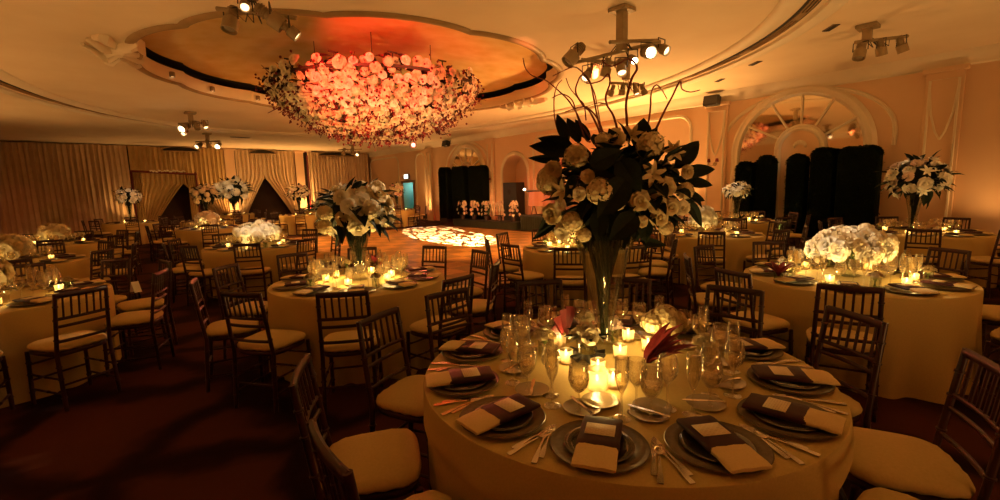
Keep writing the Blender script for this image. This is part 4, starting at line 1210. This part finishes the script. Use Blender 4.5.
# ================================================================== CHANDELIER OF FLOWERS
CHC = Vector((5.40, 10.55, HC-.20)); CRX, CRZ = 2.42, 1.12
def chandelier():
    rd = random.Random(77)
    t = thing('flower_chandelier', 'huge hanging chandelier of cream roses and red berries under the dome', 'chandelier', CHC)
    mb = MB(); ring(mb, lambda a: (CRX*.97*cos(a), CRX*.97*sin(a)), 0, [(-.03, -.03), (.03, -.03), (.03, .03), (-.03, .03)], 96)
    ring(mb, lambda a: (CRX*.55*cos(a), CRX*.55*sin(a)), .02, [(-.025, -.025), (.025, -.025), (.025, .025), (-.025, .025)], 72)
    for k in range(8):
        a = pi*k/8; mb.tube([(CRX*.97*cos(a), CRX*.97*sin(a), 0), (-CRX*.97*cos(a), -CRX*.97*sin(a), 0)], .022, 6)
    mb.build('frame', M['fixdark'], t)
    for k in range(12):
        a = 2*pi*k/12+.2; p = (CRX*.9*cos(a), CRX*.9*sin(a))
        mb = MB(); mb.tube([(p[0], p[1], 0), (p[0], p[1], .30)], .016, 6); mb.tube([(p[0]-.10, p[1], .30), (p[0]+.10, p[1], .30)], .018, 6)
        mb.build('hanging_hook', M['fixdark'], t)
    mb = MB()
    for k in range(6):
        a = 2*pi*k/6; q = .6
        mb.tube([(q*CRX*cos(a), q*CRX*sin(a), 0), (q*CRX*cos(a), q*CRX*sin(a), .88)], .010, 6)
    mb.build('suspension_rod', M['fixdark'], t)
    # blooms over the inverted bowl, a few also on its upper rim
    pts = []; N_ = 760; ga = 2.399963
    for k in range(N_):
        s_ = (k+.5)/N_                    # 0 rim .. 1 bottom, even over the bowl
        rr = (1-s_)**.5; a = k*ga
        r = CRX*rr*rd.uniform(.95, 1.03); z = -CRZ*max(0, 1-rr*rr)**.62*rd.uniform(.88, 1.04)
        pts.append((Vector((r*cos(a), r*sin(a), z+rd.uniform(-.04, .10))), Vector((cos(a)*rr*.7, sin(a)*rr*.7, -.35-(1-rr))).normalized()))
    for k in range(70):
        a = 2*pi*k/70+rd.uniform(-.03, .03); r = CRX*rd.uniform(.90, 1.05)
        pts.append((Vector((r*cos(a), r*sin(a), rd.uniform(.0, .16))), Vector((cos(a), sin(a), rd.uniform(-.3, .4))).normalized()))
    rel = CAM-CHC
    pts.sort(key=lambda q: (q[0]-rel).length - 2.0*q[1].dot((rel-q[0]).normalized()))
    rest = MB(); src = {k: (FLW[k].vertices, FLW[k].polygons) for k in ('small_i', 'small_w')}
    srcmb = {}
    for k, (vs, ps) in src.items():
        q = MB(); q.v = [tuple(v.co) for v in vs]; q.f = [tuple(p.vertices) for p in ps]; srcmb[k] = q
    for i, (p, nrm) in enumerate(pts):
        r = rd.uniform(.080, .130)
        if i < 100:
            bloom(t, rd.choice(['small_i', 'small_w', 'rose_i', 'hyd_w', 'blush']), p, nrm, r, rd)
        else:
            mx = Matrix.Translation(p) @ nrm.to_track_quat('Z', 'Y').to_matrix().to_4x4() @ Matrix.Scale(r, 4)
            rest.merge(srcmb[rd.choice(['small_i', 'small_w'])], mx)
    o = rest.build('flower_mass', M['cream2'], t); o['kind'] = 'stuff'
    # berries and twigs between them
    b = MB()
    for i in range(1500):
        p, nrm = rd.choice(pts); q = p+nrm*rd.uniform(.02, .16)+Vector((rd.uniform(-.14, .14), rd.uniform(-.14, .14), rd.uniform(-.10, .10)))
        b.sphere(q, rd.uniform(.016, .030), 6, 4)
    for i in range(240):
        p, nrm = rd.choice(pts); e = p+nrm*rd.uniform(.10, .24)+Vector((rd.uniform(-.12, .12), rd.uniform(-.12, .12), rd.uniform(-.1, .1))); b.tube([p, e], [.012, .006], 4)
    o = b.build('berries', M['berry'], t); o['kind'] = 'stuff'
    lf = MB(); one = leaf_mb(.26, .07, .3, 2, 4)
    for i in range(1300):
        p, nrm = rd.choice(pts); d = Vector((rd.uniform(-1, 1), rd.uniform(-1, 1), rd.uniform(-.7, .7))).normalized()
        lf.merge(one, Matrix.Translation(p*.955+Vector((0, 0, .05))) @ d.to_track_quat('Y', 'Z').to_matrix().to_4x4())
    o = lf.build('leaves', M['twig'], t, smooth=False); o['kind'] = 'stuff'
chandelier()

# ================================================================== LIGHT FIXTURES
def spot_head(parent, p, d, L=.26, r=.075, m='fixture', lens='lens'):
    p, d = Vector(p), Vector(d).normalized(); Q = d.to_track_quat('Z', 'Y').to_matrix()
    mb = MB(); mb.lathe([(0, -L*.55), (r*.55, -L*.55), (r*.62, -L*.3), (r*.62, -L*.05), (r, 0), (r, L*.45), (r*.9, L*.45), (r*.88, L*.30), (0, L*.30)], 16, p, Q)
    for k in range(4): mb.lathe([(r*.63, -L*.45+k*.03), (r*.78, -L*.445+k*.03), (r*.78, -L*.435+k*.03), (r*.63, -L*.43+k*.03)], 14, p, Q)
    h = mb.build('spot_head', M[m], parent)
    mb = MB(); mb.lathe([(0, L*.34), (r*.8, L*.34), (r*.6, L*.40), (0, L*.43)], 14, p, Q); mb.build('lens', M[lens], h)
    mb = MB(); side = Q @ Vector((1, 0, 0)); 
    mb.tube([p+side*(r+.015), p+side*(r+.015)+Vector((0, 0, .14)), p-side*(r+.015)+Vector((0, 0, .14)), p-side*(r+.015)], .009, 6); mb.build('yoke', M['fixdark'], h)
    return h
def track_fixture(loc, label, drop, bars, heads, group=None):
    t = thing('track_light_fixture', label, 'light fixture', loc, 0, group)
    mb = MB(); mb.box((0, 0, -drop/2), (.13, .13, drop)); mb.box((0, 0, -.03), (.3, .3, .06)); mb.build('stem', M['fixture'], t, smooth=False, bevel=.01)
    for a, b in bars:
        mb = MB(); mb.tube([a, b], .028, 8); mb.build('crossbar', M['fixture'], t)
    for p, d, ln, sz in heads: spot_head(t, p, d, .26*sz, .075*sz, lens=ln, m='fixture')
    mb = MB(); rd = random.Random(int(loc[0]*10))
    for k in range(4):
        a, b = bars[k % len(bars)]; a, b = Vector(a), Vector(b); mb.tube([a.lerp(b, .2+.15*k), a.lerp(b, .35+.1*k)+Vector((0, 0, -.12)), (0, 0, -drop*.7)], .008, 5)
    mb.build('cable', M['fixdark'], t)
    return t
def L3(u, v, w_): return tuple(rt0*u + Vector((0, 0, 1))*v + Vector((fwd.x, fwd.y, 0)).normalized()*w_)
toward = Vector((-fwd.x, -fwd.y, -.2))
F1 = (6.2, 4.22, HC); d_ = .62
track_fixture(F1, 'large ceiling spotlight cluster with two lit lamps above the giant bouquet', d_,
    [(L3(-.75, -d_-.12, .15), L3(.55, -d_+.10, -.1)), (L3(-.25, -d_+.05, -.3), L3(.62, -d_+.22, .25)), (L3(-.6, -d_-.1, 0), L3(.05, -d_-.10, .3))],
    [(L3(-.70, -d_-.0, .1), L3(-.7, -.75, -.2), 'lens', 1.45), (L3(-.52, -d_-.32, 0), L3(-.5, -.8, -.6), 'lampdim', .9), (L3(-.25, -d_-.26, -.1), L3(-.2, -1, .2), 'lens', 1.0), (L3(-.06, -d_-.28, -.2), L3(0, -.8, -.5), 'lampdim', 1.0),
     (L3(.14, -d_-.14, -.1), L3(.1, -.5, -.8), 'lamp', .8), (L3(.36, -d_-.05, -.1), L3(.1, -.3, -1), 'lamp', 1.2), (L3(.60, -d_+.03, .0), L3(.5, -.5, -.6), 'lampdim', 1.0), (L3(-.36, -d_-.18, .3), L3(.1, -.6, .8), 'lens', 1.0)])
F2 = (8.71, 5.82, HC)
track_fixture(F2, 'smaller unlit ceiling spotlight cluster seen through the curly branches', .4, [(L3(-.35, -.45, 0), L3(.4, -.5, .1))],
    [(L3(-.30, -.62, 0), L3(-.4, -1, .1), 'lens', .9), (L3(-.05, -.58, .1), L3(0, -1, .5), 'lens', .9), (L3(.2, -.62, -.05), L3(.2, -1, -.3), 'lampdim', .9), (L3(.4, -.60, .1), L3(.5, -1, 0), 'lens', .9)])
F3 = (1.73, 6.58, HC)
track_fixture(F3, 'ceiling spotlight cluster cut by the top edge, near the recess', .22, [(L3(-.45, -.30, 0), L3(.5, -.40, .1))],
    [(L3(-.28, -.44, 0), L3(-.1, -1, -.35), 'lens', 1.25), (L3(-.04, -.30, -.1), L3(.3, -.7, -.7), 'lampdim', .8), (L3(.22, -.42, 0), L3(.8, -.6, .3), 'lens', 1.35), (L3(.42, -.56, .05), L3(.8, -.7, .3), 'lampdim', 1.0)])
track_fixture((2.5, 17.36, HC), 'far ceiling spotlight cluster with a bright white lamp, left side', .3, [(L3(-.4, -.34, 0), L3(.4, -.34, 0))],
    [(L3(-.22, -.46, 0), L3(-.1, -.5, -1), 'lamp', 1.5), (L3(.15, -.42, 0), L3(.4, -1, -.2), 'lens', 1.1), (L3(.42, -.40, 0), L3(.5, -1, -.4), 'lampdim', 1.0), (L3(-.3, -.6, .1), L3(0, -.6, -1), 'lampdim', 1.0)])
track_fixture((3.77, 22.63, HC), 'far ceiling spotlight cluster with two small lit lamps, above back curtains', .3, [(L3(-.5, -.34, 0), L3(.5, -.34, 0))],
    [(L3(-.4, -.5, 0), L3(-.1, -.5, -1), 'lampdim', 1.4), (L3(0, -.45, 0), L3(.2, -1, .2), 'lens', 1.3), (L3(.42, -.52, 0), L3(.2, -.5, -1), 'lamp', 1.4)])
track_fixture((10.28, 2.06, HC), 'unlit ceiling spotlight cluster at the right edge above the big mirror', .25, [(L3(-.2, -.28, 0), L3(.7, -.2, 0))],
    [(L3(-.1, -.42, 0), L3(-.3, -1, -.2), 'lens', 1.25), (L3(.25, -.38, 0), L3(.2, -1, 0), 'lens', 1.1), (L3(.6, -.34, 0), L3(.4, -1, 0), 'lens', 1.1)])
track_fixture((10.9, 24.6, HC), 'farthest ceiling spotlight cluster with a small lit lamp, by the room corner', .2, [(L3(-.8, -.25, 0), L3(.5, -.25, 0))],
    [(L3(-.5, -.36, 0), L3(-.3, -1, 0), 'lens', 1.5), (L3(0, -.36, 0), L3(0, -1, .3), 'lens', 1.5), (L3(.25, -.50, 0), L3(0, -.5, -1), 'lampdim', 1.3)])
# lamp with the red star-bright lens
pr = (11.9, 19.9, HC); t = thing('red_spotlight', 'single red spotlight hanging from the ceiling beyond the flower chandelier', 'spotlight', pr)
mb = MB(); mb.tube([(0, 0, 0), (0, 0, -.25)], .025, 8); mb.lathe([(.09, 0), (.09, -.03), (.03, -.05)], 14); mb.build('stem', M['fixdark'], t)
tgt = CHC-Vector((0, 0, .4)); dr_ = (CAM-Vector(pr)).normalized()
spot_head(t, (0, 0, -.38), dr_, .34, .13, 'fixdark', 'lampred')
# black box loudspeakers under the ceiling on the right wall
for (y_, z_, lb) in ((6.27, 4.0, 'small black wall loudspeaker above the near pilaster'), (19.75, 4.0, 'small black wall loudspeaker above the far arched mirror')):
    t = thing('wall_loudspeaker', lb, 'speaker', (RX-.38, y_, z_), 0, 'wall loudspeakers')
    mb = MB(); mb.box((0, 0, 0), (.24, .42, .26), (0, .25, 0)); mb.build('cabinet', M['black'], t, smooth=False, bevel=.015)
    mb = MB(); mb.box((-.125, 0, -.03), (.012, .38, .22), (0, .25, 0)); mb.build('grille', M['dark'], t, smooth=False, bevel=.004)
    mb = MB(); mb.tube([(.1, -.12, .05), (.2, -.12, .14), (.2, -.12, .24)], .015, 6); mb.tube([(.1, .12, .05), (.2, .12, .14), (.2, .12, .24)], .015, 6); mb.tube([(.08, 0, 0), (.38, 0, 0)], .02, 6); mb.build('bracket', M['black'], t)
# little can lights on the recess's lip
for i, a in enumerate((130, 112, 75, 57, 40, 150)):
    a = radians(a); r = scallop(a)-.05
    t = thing('recess_can_light', 'small can light on far lip of ceiling recess, %s' % ('under the dome’s left half', 'beside the chandelier, left', 'beyond the chandelier', 'right of the chandelier', 'right end of the lip', 'leftmost of the row')[i], 'light', (RC.x+r*cos(a), RC.y+r*sin(a), HC+.12), a, 'can lights on the recess lip')
    mb = MB(); mb.lathe([(.045, .05), (.055, .04), (.055, -.06), (.045, -.06), (.04, -.03), (0, -.03)], 16); mb.build('can', M['fixture'], t)
    mb = MB(); mb.lathe([(0, -.035), (.039, -.035), (.03, -.05), (0, -.055)], 14); mb.build('lens', M['lampdim'], t)
    mb = MB(); mb.box((.055, 0, .0), (.07, .03, .03)); mb.build('bracket', M['fixdark'], t, smooth=False)
# ceiling vents
for i, (x, y, w_, rz_, lb) in enumerate(((12.35, 5.46, .32, .9, 'middle of three small ceiling vents near the pilaster'), (11.32, 4.24, .34, .9, 'nearest of three small ceiling vents near the pilaster'), (12.09, 6.6, .30, .9, 'farthest of three small ceiling vents near the pilaster'), (9.9, 2.5, .34, .7, 'small dark ceiling vent close to the right edge'), (12.6, 18.2, .6, 1.5, 'far ceiling vent above the orchid row'), (5.2, 23.6, .8, 0, 'dark ceiling vent above the far left tables'))):
    t = thing('ceiling_vent', lb, 'vent', (x, y, HC), rz_, 'ceiling vents')
    mb = MB(); mb.box((0, 0, -.008), (w_, .12, .016)); mb.build('frame', M['bronzevent'], t, smooth=False, bevel=.004)
    mb = MB()
    for q in range(3): mb.box((0, -.03+.03*q, -.018), (w_*.86, .012, .01))
    mb.build('slat', M['dark'], t, smooth=False)

# ================================================================== RIGHT SIDE: HEDGES, STAGE, ORCHIDS
def hedge(yc, w_, h, label, seed, x=RX-.45, d_=.42, rnd_=.22):
    rd = random.Random(seed); mb = MB()
    t = thing('boxwood_hedge', label, 'hedge', (x, yc, 0), 0, 'tall clipped hedges by the mirrors')
    box = MB(); nb = 28
    outl = [(-w_/2, .18)] + [(-w_/2+rnd_*(1-cos(pi/2*k/8)), h-rnd_+rnd_*sin(pi/2*k/8)) for k in range(9)] + [(w_/2-rnd_*(1-sin(pi/2*k/8)), h-rnd_+rnd_*cos(pi/2*k/8)) for k in range(9)] + [(w_/2, .18)]
    L_ = len(outl)
    for xx, k_ in ((-d_/2, .93), (-d_/2+.05, 1), (d_/2-.05, 1), (d_/2, .93)): box.v += [(xx, y*k_, .18+(z-.18)*(.98 if k_ < 1 else 1)) for y, z in outl]
    for q in range(3):
        for i in range(L_): box.f.append((q*L_+i, q*L_+(i+1) % L_, (q+1)*L_+(i+1) % L_, (q+1)*L_+i))
    box.f.append(tuple(range(L_-1, -1, -1))); box.f.append(tuple(range(3*L_, 4*L_)))
    mb.add(box.v, box.f)
    lf = leaf_mb(.05, .016, .3, 2, 2)
    for k in range(2600):
        u = rd.random(); q = rd.random(); i0 = min(L_-2, int(u*(L_-1))); f_ = rd.random()
        oy, oz = outl[i0][0]*(1-f_)+outl[i0+1][0]*f_, outl[i0][1]*(1-f_)+outl[i0+1][1]*f_
        if q < .65: xx = -d_/2; yy = rd.uniform(-w_/2, w_/2)*.94; zz = rd.uniform(.18, h-.02)
        else: xx = rd.uniform(-d_/2, d_/2)*.9; yy = oy; zz = oz
        if q < .65 and zz > h-rnd_ and abs(yy) > w_/2-rnd_*.6: continue
        dd = Vector((rd.uniform(-1, -.1), rd.uniform(-1, 1), rd.uniform(-.4, 1))).normalized()
        mb.merge(lf, Matrix.Translation((xx, yy, zz)) @ dd.to_track_quat('Y', 'Z').to_matrix().to_4x4())
    fo = mb.build('foliage', M['hedge'], t, smooth=False); fo['kind'] = 'stuff'
    mb = MB(); mb.box((0, 0, .11), (d_+.06, w_*.92, .22)); mb.build('planter', M['potw'], t, smooth=False, bevel=.015)
hedge(5.23, .43, 2.19, 'tall dark hedge at the left end of the big mirror, lowest shoulder', 1)
hedge(4.70, .42, 2.32, 'tall dark hedge against the left side of the inner arch', 2)
hedge(3.97, .43, 2.30, 'narrow dark hedge standing inside the inner arch panel', 3)
hedge(3.42, .48, 2.42, 'tallest dark hedge, just right of the inner arch', 4)
hedge(2.70, .80, 2.40, 'widest dark hedge filling the right end of the big mirror', 5)
hedge(19.84, .68, 2.80, 'dark hedge standing alone left of the far mirror', 6)
hedge(18.55, .98, 2.78, 'dark hedge covering the left half of the far mirror', 7)
hedge(17.12, 1.14, 2.74, 'dark hedge covering the right half of the far mirror', 8)
# wall sconces with red shades
for y_, z_, lb in ((6.25, 2.2, 'small dark red wall sconce on the near pilaster'), (16.65, 2.0, 'small dark red wall sconce on the far pilaster')):
    t = thing('wall_sconce', lb, 'sconce', (RX-.10, y_, z_), 0, 'wall sconces')
    mb = MB(); mb.lathe([(.06, -.02), (.06, 0), (.02, .01)], 14, (0, 0, 0), Matrix.Rotation(-pi/2, 3, 'Y')); mb.build('back_plate', M['bronze'], t)
    for s_ in (-1, 1):
        mb = MB(); mb.tube([(-.02, 0, 0), (-.10, s_*.06, -.06), (-.14, s_*.12, 0), (-.14, s_*.12, .06)], .008, 6); ar = mb.build('arm', M['bronze'], t)
        mb = MB(); mb.lathe([(.055, .06), (.035, .16), (.033, .16), (.053, .06)], 14, (-.14, s_*.12, 0)); mb.build('shade', M['redleaf'], t)
# uplit small fern before the narrow hedge
t = thing('small_fern', 'small bright green uplit plant in front of the narrow hedge', 'plant', (RX-1.12, 4.22, 0))
mb = MB(); mb.lathe([(0, 0), (.13, 0), (.17, .35), (.155, .35), (.14, .32), (0, .32)], 18); mb.build('pot', M['potw'], t)
rd = random.Random(4)
for k in range(22):
    a = rd.uniform(0, 6.28); d = Vector((cos(a)*.55, sin(a)*.55, rd.uniform(.6, 1.4))).normalized()
    link('leaf', LEAFG, t, (.03*cos(a), .03*sin(a), .32), d.to_track_quat('Y', 'Z').to_euler(), rd.uniform(.26, .46))
spot('fern_uplight', (RX-1.5, 4.05, .30), (RX-1.12, 4.22, .7), 30, (1, .9, .5), 70, 1, .03)
# stage with musicians' furniture
t = thing('bandstand', 'low dark bandstand platform by the right wall beside the parquet', 'stage', (13.3, 11.7, 0))
mb = MB(); mb.box((0, 0, .56), (1.5, 3.0, .06)); mb.build('deck', M['black'], t, smooth=False, bevel=.01)
mb = MB(); mb.grid(lambda u, v: (-.74-.012*sin(u*150), -1.48+2.96*u, .53*v+.005), 160, 3); mb.grid(lambda u, v: (-.74+1.48*u, -1.48-.012*sin(u*60), .53*v+.005), 70, 3); mb.build('skirt', M['stage'], t)
for sx in (-.6, .6):
    for sy in (-1.35, 0, 1.35):
        mb = MB(); mb.box((sx, sy, .265), (.06, .06, .53)); mb.build('leg', M['fixdark'], t, smooth=False)
t = thing('keyboard_stand', 'stand draped in pink cloth on the bandstand', 'stand', (13.0, 12.45, .60))
mb = MB(); mb.grid(lambda u, v: ((.25+.02*sin(u*2*pi*9))*cos(2*pi*u)*(1-.0*v), (.62+.03*sin(u*2*pi*9))*sin(2*pi*u), .35+.55*v), 72, 4, True); mb.build('cloth_skirt', M['pinkcloth'], t)
mb = MB(); mb.box((0, 0, .92), (.44, 1.2, .06)); mb.build('keyboard', M['black'], t, smooth=False, bevel=.01)
for s_ in (-1, 1):
    mb = MB(); mb.tube([(-.15, s_*.4, 0), (.15, s_*.4, .88)], .018, 6); mb.tube([(.15, s_*.4, 0), (-.15, s_*.4, .88)], .018, 6); mb.build('leg', M['black'], t)
t = thing('band_loudspeaker', 'tall black loudspeaker in front of the arched niche', 'speaker', (13.7, 14.75, 0))
mb = MB(); mb.box((0, 0, .95), (.5, .85, 1.9)); mb.build('cabinet', M['black'], t, smooth=False, bevel=.02)
mb = MB(); mb.lathe([(.22, 0), (.23, .01), (.18, .02), (.06, .0), (0, .01)], 22, (-.255, 0, .75), Matrix.Rotation(-pi/2, 3, 'Y')); mb.build('woofer', M['dark'], t)
mb = MB(); mb.lathe([(.10, 0), (.11, .01), (.05, .0), (0, .01)], 18, (-.255, 0, 1.5), Matrix.Rotation(-pi/2, 3, 'Y')); mb.build('tweeter', M['dark'], t)
t = thing('music_lamp', 'tiny lit lamp on a stand beside the black loudspeaker', 'lamp', (12.72, 13.08, .592))
mb = MB(); mb.lathe([(.12, 0), (.12, .015), (.01, .03)], 16); mb.tube([(0, 0, .02), (0, 0, .95)], .012, 6); mb.build('stand', M['black'], t)
mb = MB(); mb.sphere((0, 0, 1.0), .05, 12, 8); mb.build('bulb', M['lamp'], t)
for i, (x, y, rz_) in enumerate(((13.6, 12.4, 3.0), (13.55, 10.75, 2.6))):
    place_chair(x, y, rz_, 'dark chair on the bandstand, %s the pink stand' % ('next to', 'farther from')[i], 'chairs on the bandstand', False).location.z = .593
# tall arrangement on a pedestal by the bandstand
t = thing('pedestal', 'dark square pedestal under the pale bouquet beside the bandstand', 'pedestal', (12.95, 11.4, .592))
mb = MB(); mb.box((0, 0, .02), (.34, .34, .04)); mb.box((0, 0, .20), (.26, .26, .34)); mb.box((0, 0, .385), (.34, .34, .03)); mb.build('column', M['potw'], t, smooth=False, bevel=.008)
TA(12.95, 11.4, .994, 'tall pale bouquet on a pedestal beside the bandstand', .55, .38, .45, 71, ['small_w', 'blush', 'small_i', 'lily_w'], 34, .10, 6)
# orchid row
t = thing('planter_ledge', 'long low dark ledge carrying the row of orchids', 'ledge', (12.75, 15.5, 0))
mb = MB(); mb.box((0, 0, .14), (.5, 4.3, .28)); mb.build('body', M['stage'], t, smooth=False, bevel=.015)
mb = MB(); mb.box((0, 0, .295), (.56, 4.4, .03)); mb.build('top', M['black'], t, smooth=False, bevel=.006)
ONAME = ['nearest to the bandstand', 'second from the bandstand', 'third from the bandstand', 'fourth from the bandstand', 'farthest from the bandstand']
for i in range(5):
    y_ = 13.75+.87*i; rd = random.Random(80+i)
    t = thing('orchid_plant', 'pinkish white orchid plant on the ledge, %s' % ONAME[i], 'orchid', (12.75, y_, .312), rd.uniform(0, 6), 'orchids in a row')
    mb = MB(); mb.lathe([(0, 0), (.09, 0), (.11, .18), (.10, .18), (.09, .16), (0, .16)], 16); mb.build('pot', M['potw'], t)
    for k in range(6):
        a = k*1.05; d = Vector((cos(a), sin(a), .35)).normalized(); link('leaf', LEAFBIG, t, (0, 0, .17), d.to_track_quat('Y', 'Z').to_euler(), .30)
    for s_ in range(3):
        a = s_*2.1+rd.uniform(-.3, .3)
        P3 = [Vector((.03*cos(a), .03*sin(a), .16)), Vector((.06*cos(a), .06*sin(a), .5)), Vector((.10*cos(a), .10*sin(a), .80)), Vector((.19*cos(a), .19*sin(a), .66)), Vector((.24*cos(a), .24*sin(a), .24))]
        mb = MB(); mb.tube(P3, .008, 5); mb.build('stem', M['stem'], t)
        for q in range(7):
            u = q/6*2.7+1.25; i0 = min(3, int(u)); p = P3[i0].lerp(P3[i0+1], u-i0)
            bloom(t, rd.choice(['small_w', 'blush', 'lily_w']), p+Vector((rd.uniform(-.05, .05), rd.uniform(-.05, .05), 0)), (cos(a), sin(a), .2), rd.uniform(.055, .080), rd)
# lit sign above the doorway
t = thing('door_sign', 'small glowing white sign box above the teal doorway', 'sign', (RX-.12, DO[0], 2.52))
mb = MB(); mb.box((.03, 0, 0), (.10, .50, .30)); mb.build('housing', M['doorframe'], t, smooth=False, bevel=.01)
mb = MB(); mb.box((-.025, 0, 0), (.015, .44, .24)); mb.build('lit_face', M['signbox'], t, smooth=False, bevel=.004)
# uplight cans
for i, (x, y, tg, p, a) in enumerate(UPL):
    t = thing('floor_uplight', 'small black uplight can on the floor, %s' % ('by the right wall' if x > 10 else 'by the back drapes' if y > 20 and x > 0 else 'by the left wall' if x < 0 else 'behind the camera' if y < 0 else 'at the parquet edge behind tall bouquet table' if x < 5 else 'at the parquet edge behind giant bouquet'), 'uplight', (x, y, 0), 0, 'floor uplights '+('right' if x > 10 else 'back' if y > 20 and x > 0 else 'left' if x < 0 else 'front' if y < 0 else 'by the parquet'))
    mb = MB(); mb.lathe([(0, .10), (.09, .10), (.11, .13), (.11, .36), (.10, .36), (.09, .30), (0, .30)], 18); mb.build('can', M['black'], t)
    mb = MB(); mb.box((0, 0, .01), (.26, .20, .02)); mb.tube([(-.12, 0, .02), (-.12, 0, .22)], .012, 6); mb.tube([(.12, 0, .02), (.12, 0, .22)], .012, 6); mb.build('bracket', M['black'], t)
    mb = MB(); mb.lathe([(0, .31), (.088, .31), (.07, .33), (0, .335)], 16); mb.build('lens', M['lampdim'], t)

# ================================================================== LAMPS OF THE FIXTURES
SK = 1.0
def aim(src, tgt, power, col, ang=14, r=.05): spot('fixture_light', src, tgt, power*SK, col, ang, .6, r)
f1 = Vector(F1)-Vector((0, 0, .95)); f3 = Vector(F3)-Vector((0, 0, .65))
tp = lambda k, z: (TABLES[k][0], TABLES[k][1], z)
# chandelier: red wash from the near left cluster, warm wash from both
aim(f3, CHC+Vector((-.2, -1.1, -.12)), 2300, (1, .05, .025), 52)
aim(f3, CHC+Vector((0, .4, -1.1)), 100, (1, .56, .24), 40)
aim(f1, CHC+Vector((.3, -.4, -.55)), 1200, (1, .25, .10), 54)
aim(Vector((11.7, 19.6, 3.7)), CHC+Vector((.2, 0, -.2)), 2500, (1, .12, .06), 30)
# pin spots on bouquets
aim(f1, tp('T4', .95), 700, WARM, 12)
aim(f3, tp('T4', .98), 1300, WARM, 9)
aim(f3, tp('T2', .95), 420, WARM, 14)
aim(f1, tp('T1', 1.48), 1000, WARM, 13)
aim(f3, tp('T1', 1.48), 260, WARM, 16)
aim((2.5, 17.3, 3.7), tp('B', 1.0), 260, WARM, 18)
aim((2.5, 17.3, 3.7), tp('D', 1.8), 800, WARM, 14)
aim((2.5, 17.3, 3.7), tp('A', 1.7), 300, WARM, 14)
aim((3.77, 22.5, 3.6), tp('Cc', 1.6), 110, WARM, 20)
aim((3.77, 22.5, 3.6), tp('E', 1.6), 110, WARM, 20)
aim((8.71, 5.82, 3.5), tp('T6', 1.5), 330, WARM, 16)
aim((8.71, 5.82, 3.5), tp('T5', 1.0), 260, WARM, 16)
aim((10.28, 2.06, 3.7), (9.8, 1.2, 1.7), 60, WARM, 24)
aim(Vector((10.9, 24.4, 3.7)), (12.75, 15.3, .8), 260, (1, .70, .48), 30)
aim(Vector((10.9, 24.4, 3.7)), tp('Ff', 1.7), 90, (1, .7, .5), 16)
aim((8.71, 5.82, 3.5), (12.95, 11.4, 1.8), 300, WARM, 13)
# the amber wash on the parquet and the projected white monogram pattern
aim((8.71, 5.82, 3.5), (8.3, 12.0, 0), 2600, (1, .46, .11), 75)
aim((2.5, 17.3, 3.7), (8.0, 14.0, 0), 2600, (1, .46, .11), 60)
aim((3.77, 22.5, 3.7), (7.5, 16.0, 0), 1600, (1, .46, .11), 60)
g = spot('gobo_projector', tuple(f1), (9.2, 12.9, 0), 230000, (.86, .95, 1.0), 15, .04, .01)
g.data.use_nodes = True
nt = g.data.node_tree; n, l = nt.nodes, nt.links
em = n['Emission']; tc = n.new('ShaderNodeTexCoord'); sp_ = n.new('ShaderNodeSeparateXYZ'); l.new(tc.outputs['Normal'], sp_.inputs[0])
def math_(op, a, b=None):
    m_ = n.new('ShaderNodeMath'); m_.operation = op
    for i, v in enumerate((a, b)):
        if v is None: continue
        if isinstance(v, (int, float)): m_.inputs[i].default_value = v
        else: l.new(v, m_.inputs[i])
    return m_.outputs[0]
ux = math_('DIVIDE', sp_.outputs[0], sp_.outputs[2]); uy = math_('DIVIDE', sp_.outputs[1], sp_.outputs[2])
cb = n.new('ShaderNodeCombineXYZ'); l.new(ux, cb.inputs[0]); l.new(uy, cb.inputs[1])
vo = n.new('ShaderNodeTexVoronoi'); vo.feature = 'DISTANCE_TO_EDGE'; vo.inputs['Scale'].default_value = 34; l.new(cb.outputs[0], vo.inputs['Vector'])
pat = math_('GREATER_THAN', vo.outputs['Distance'], .10)
l.new(pat, em.inputs['Strength'])
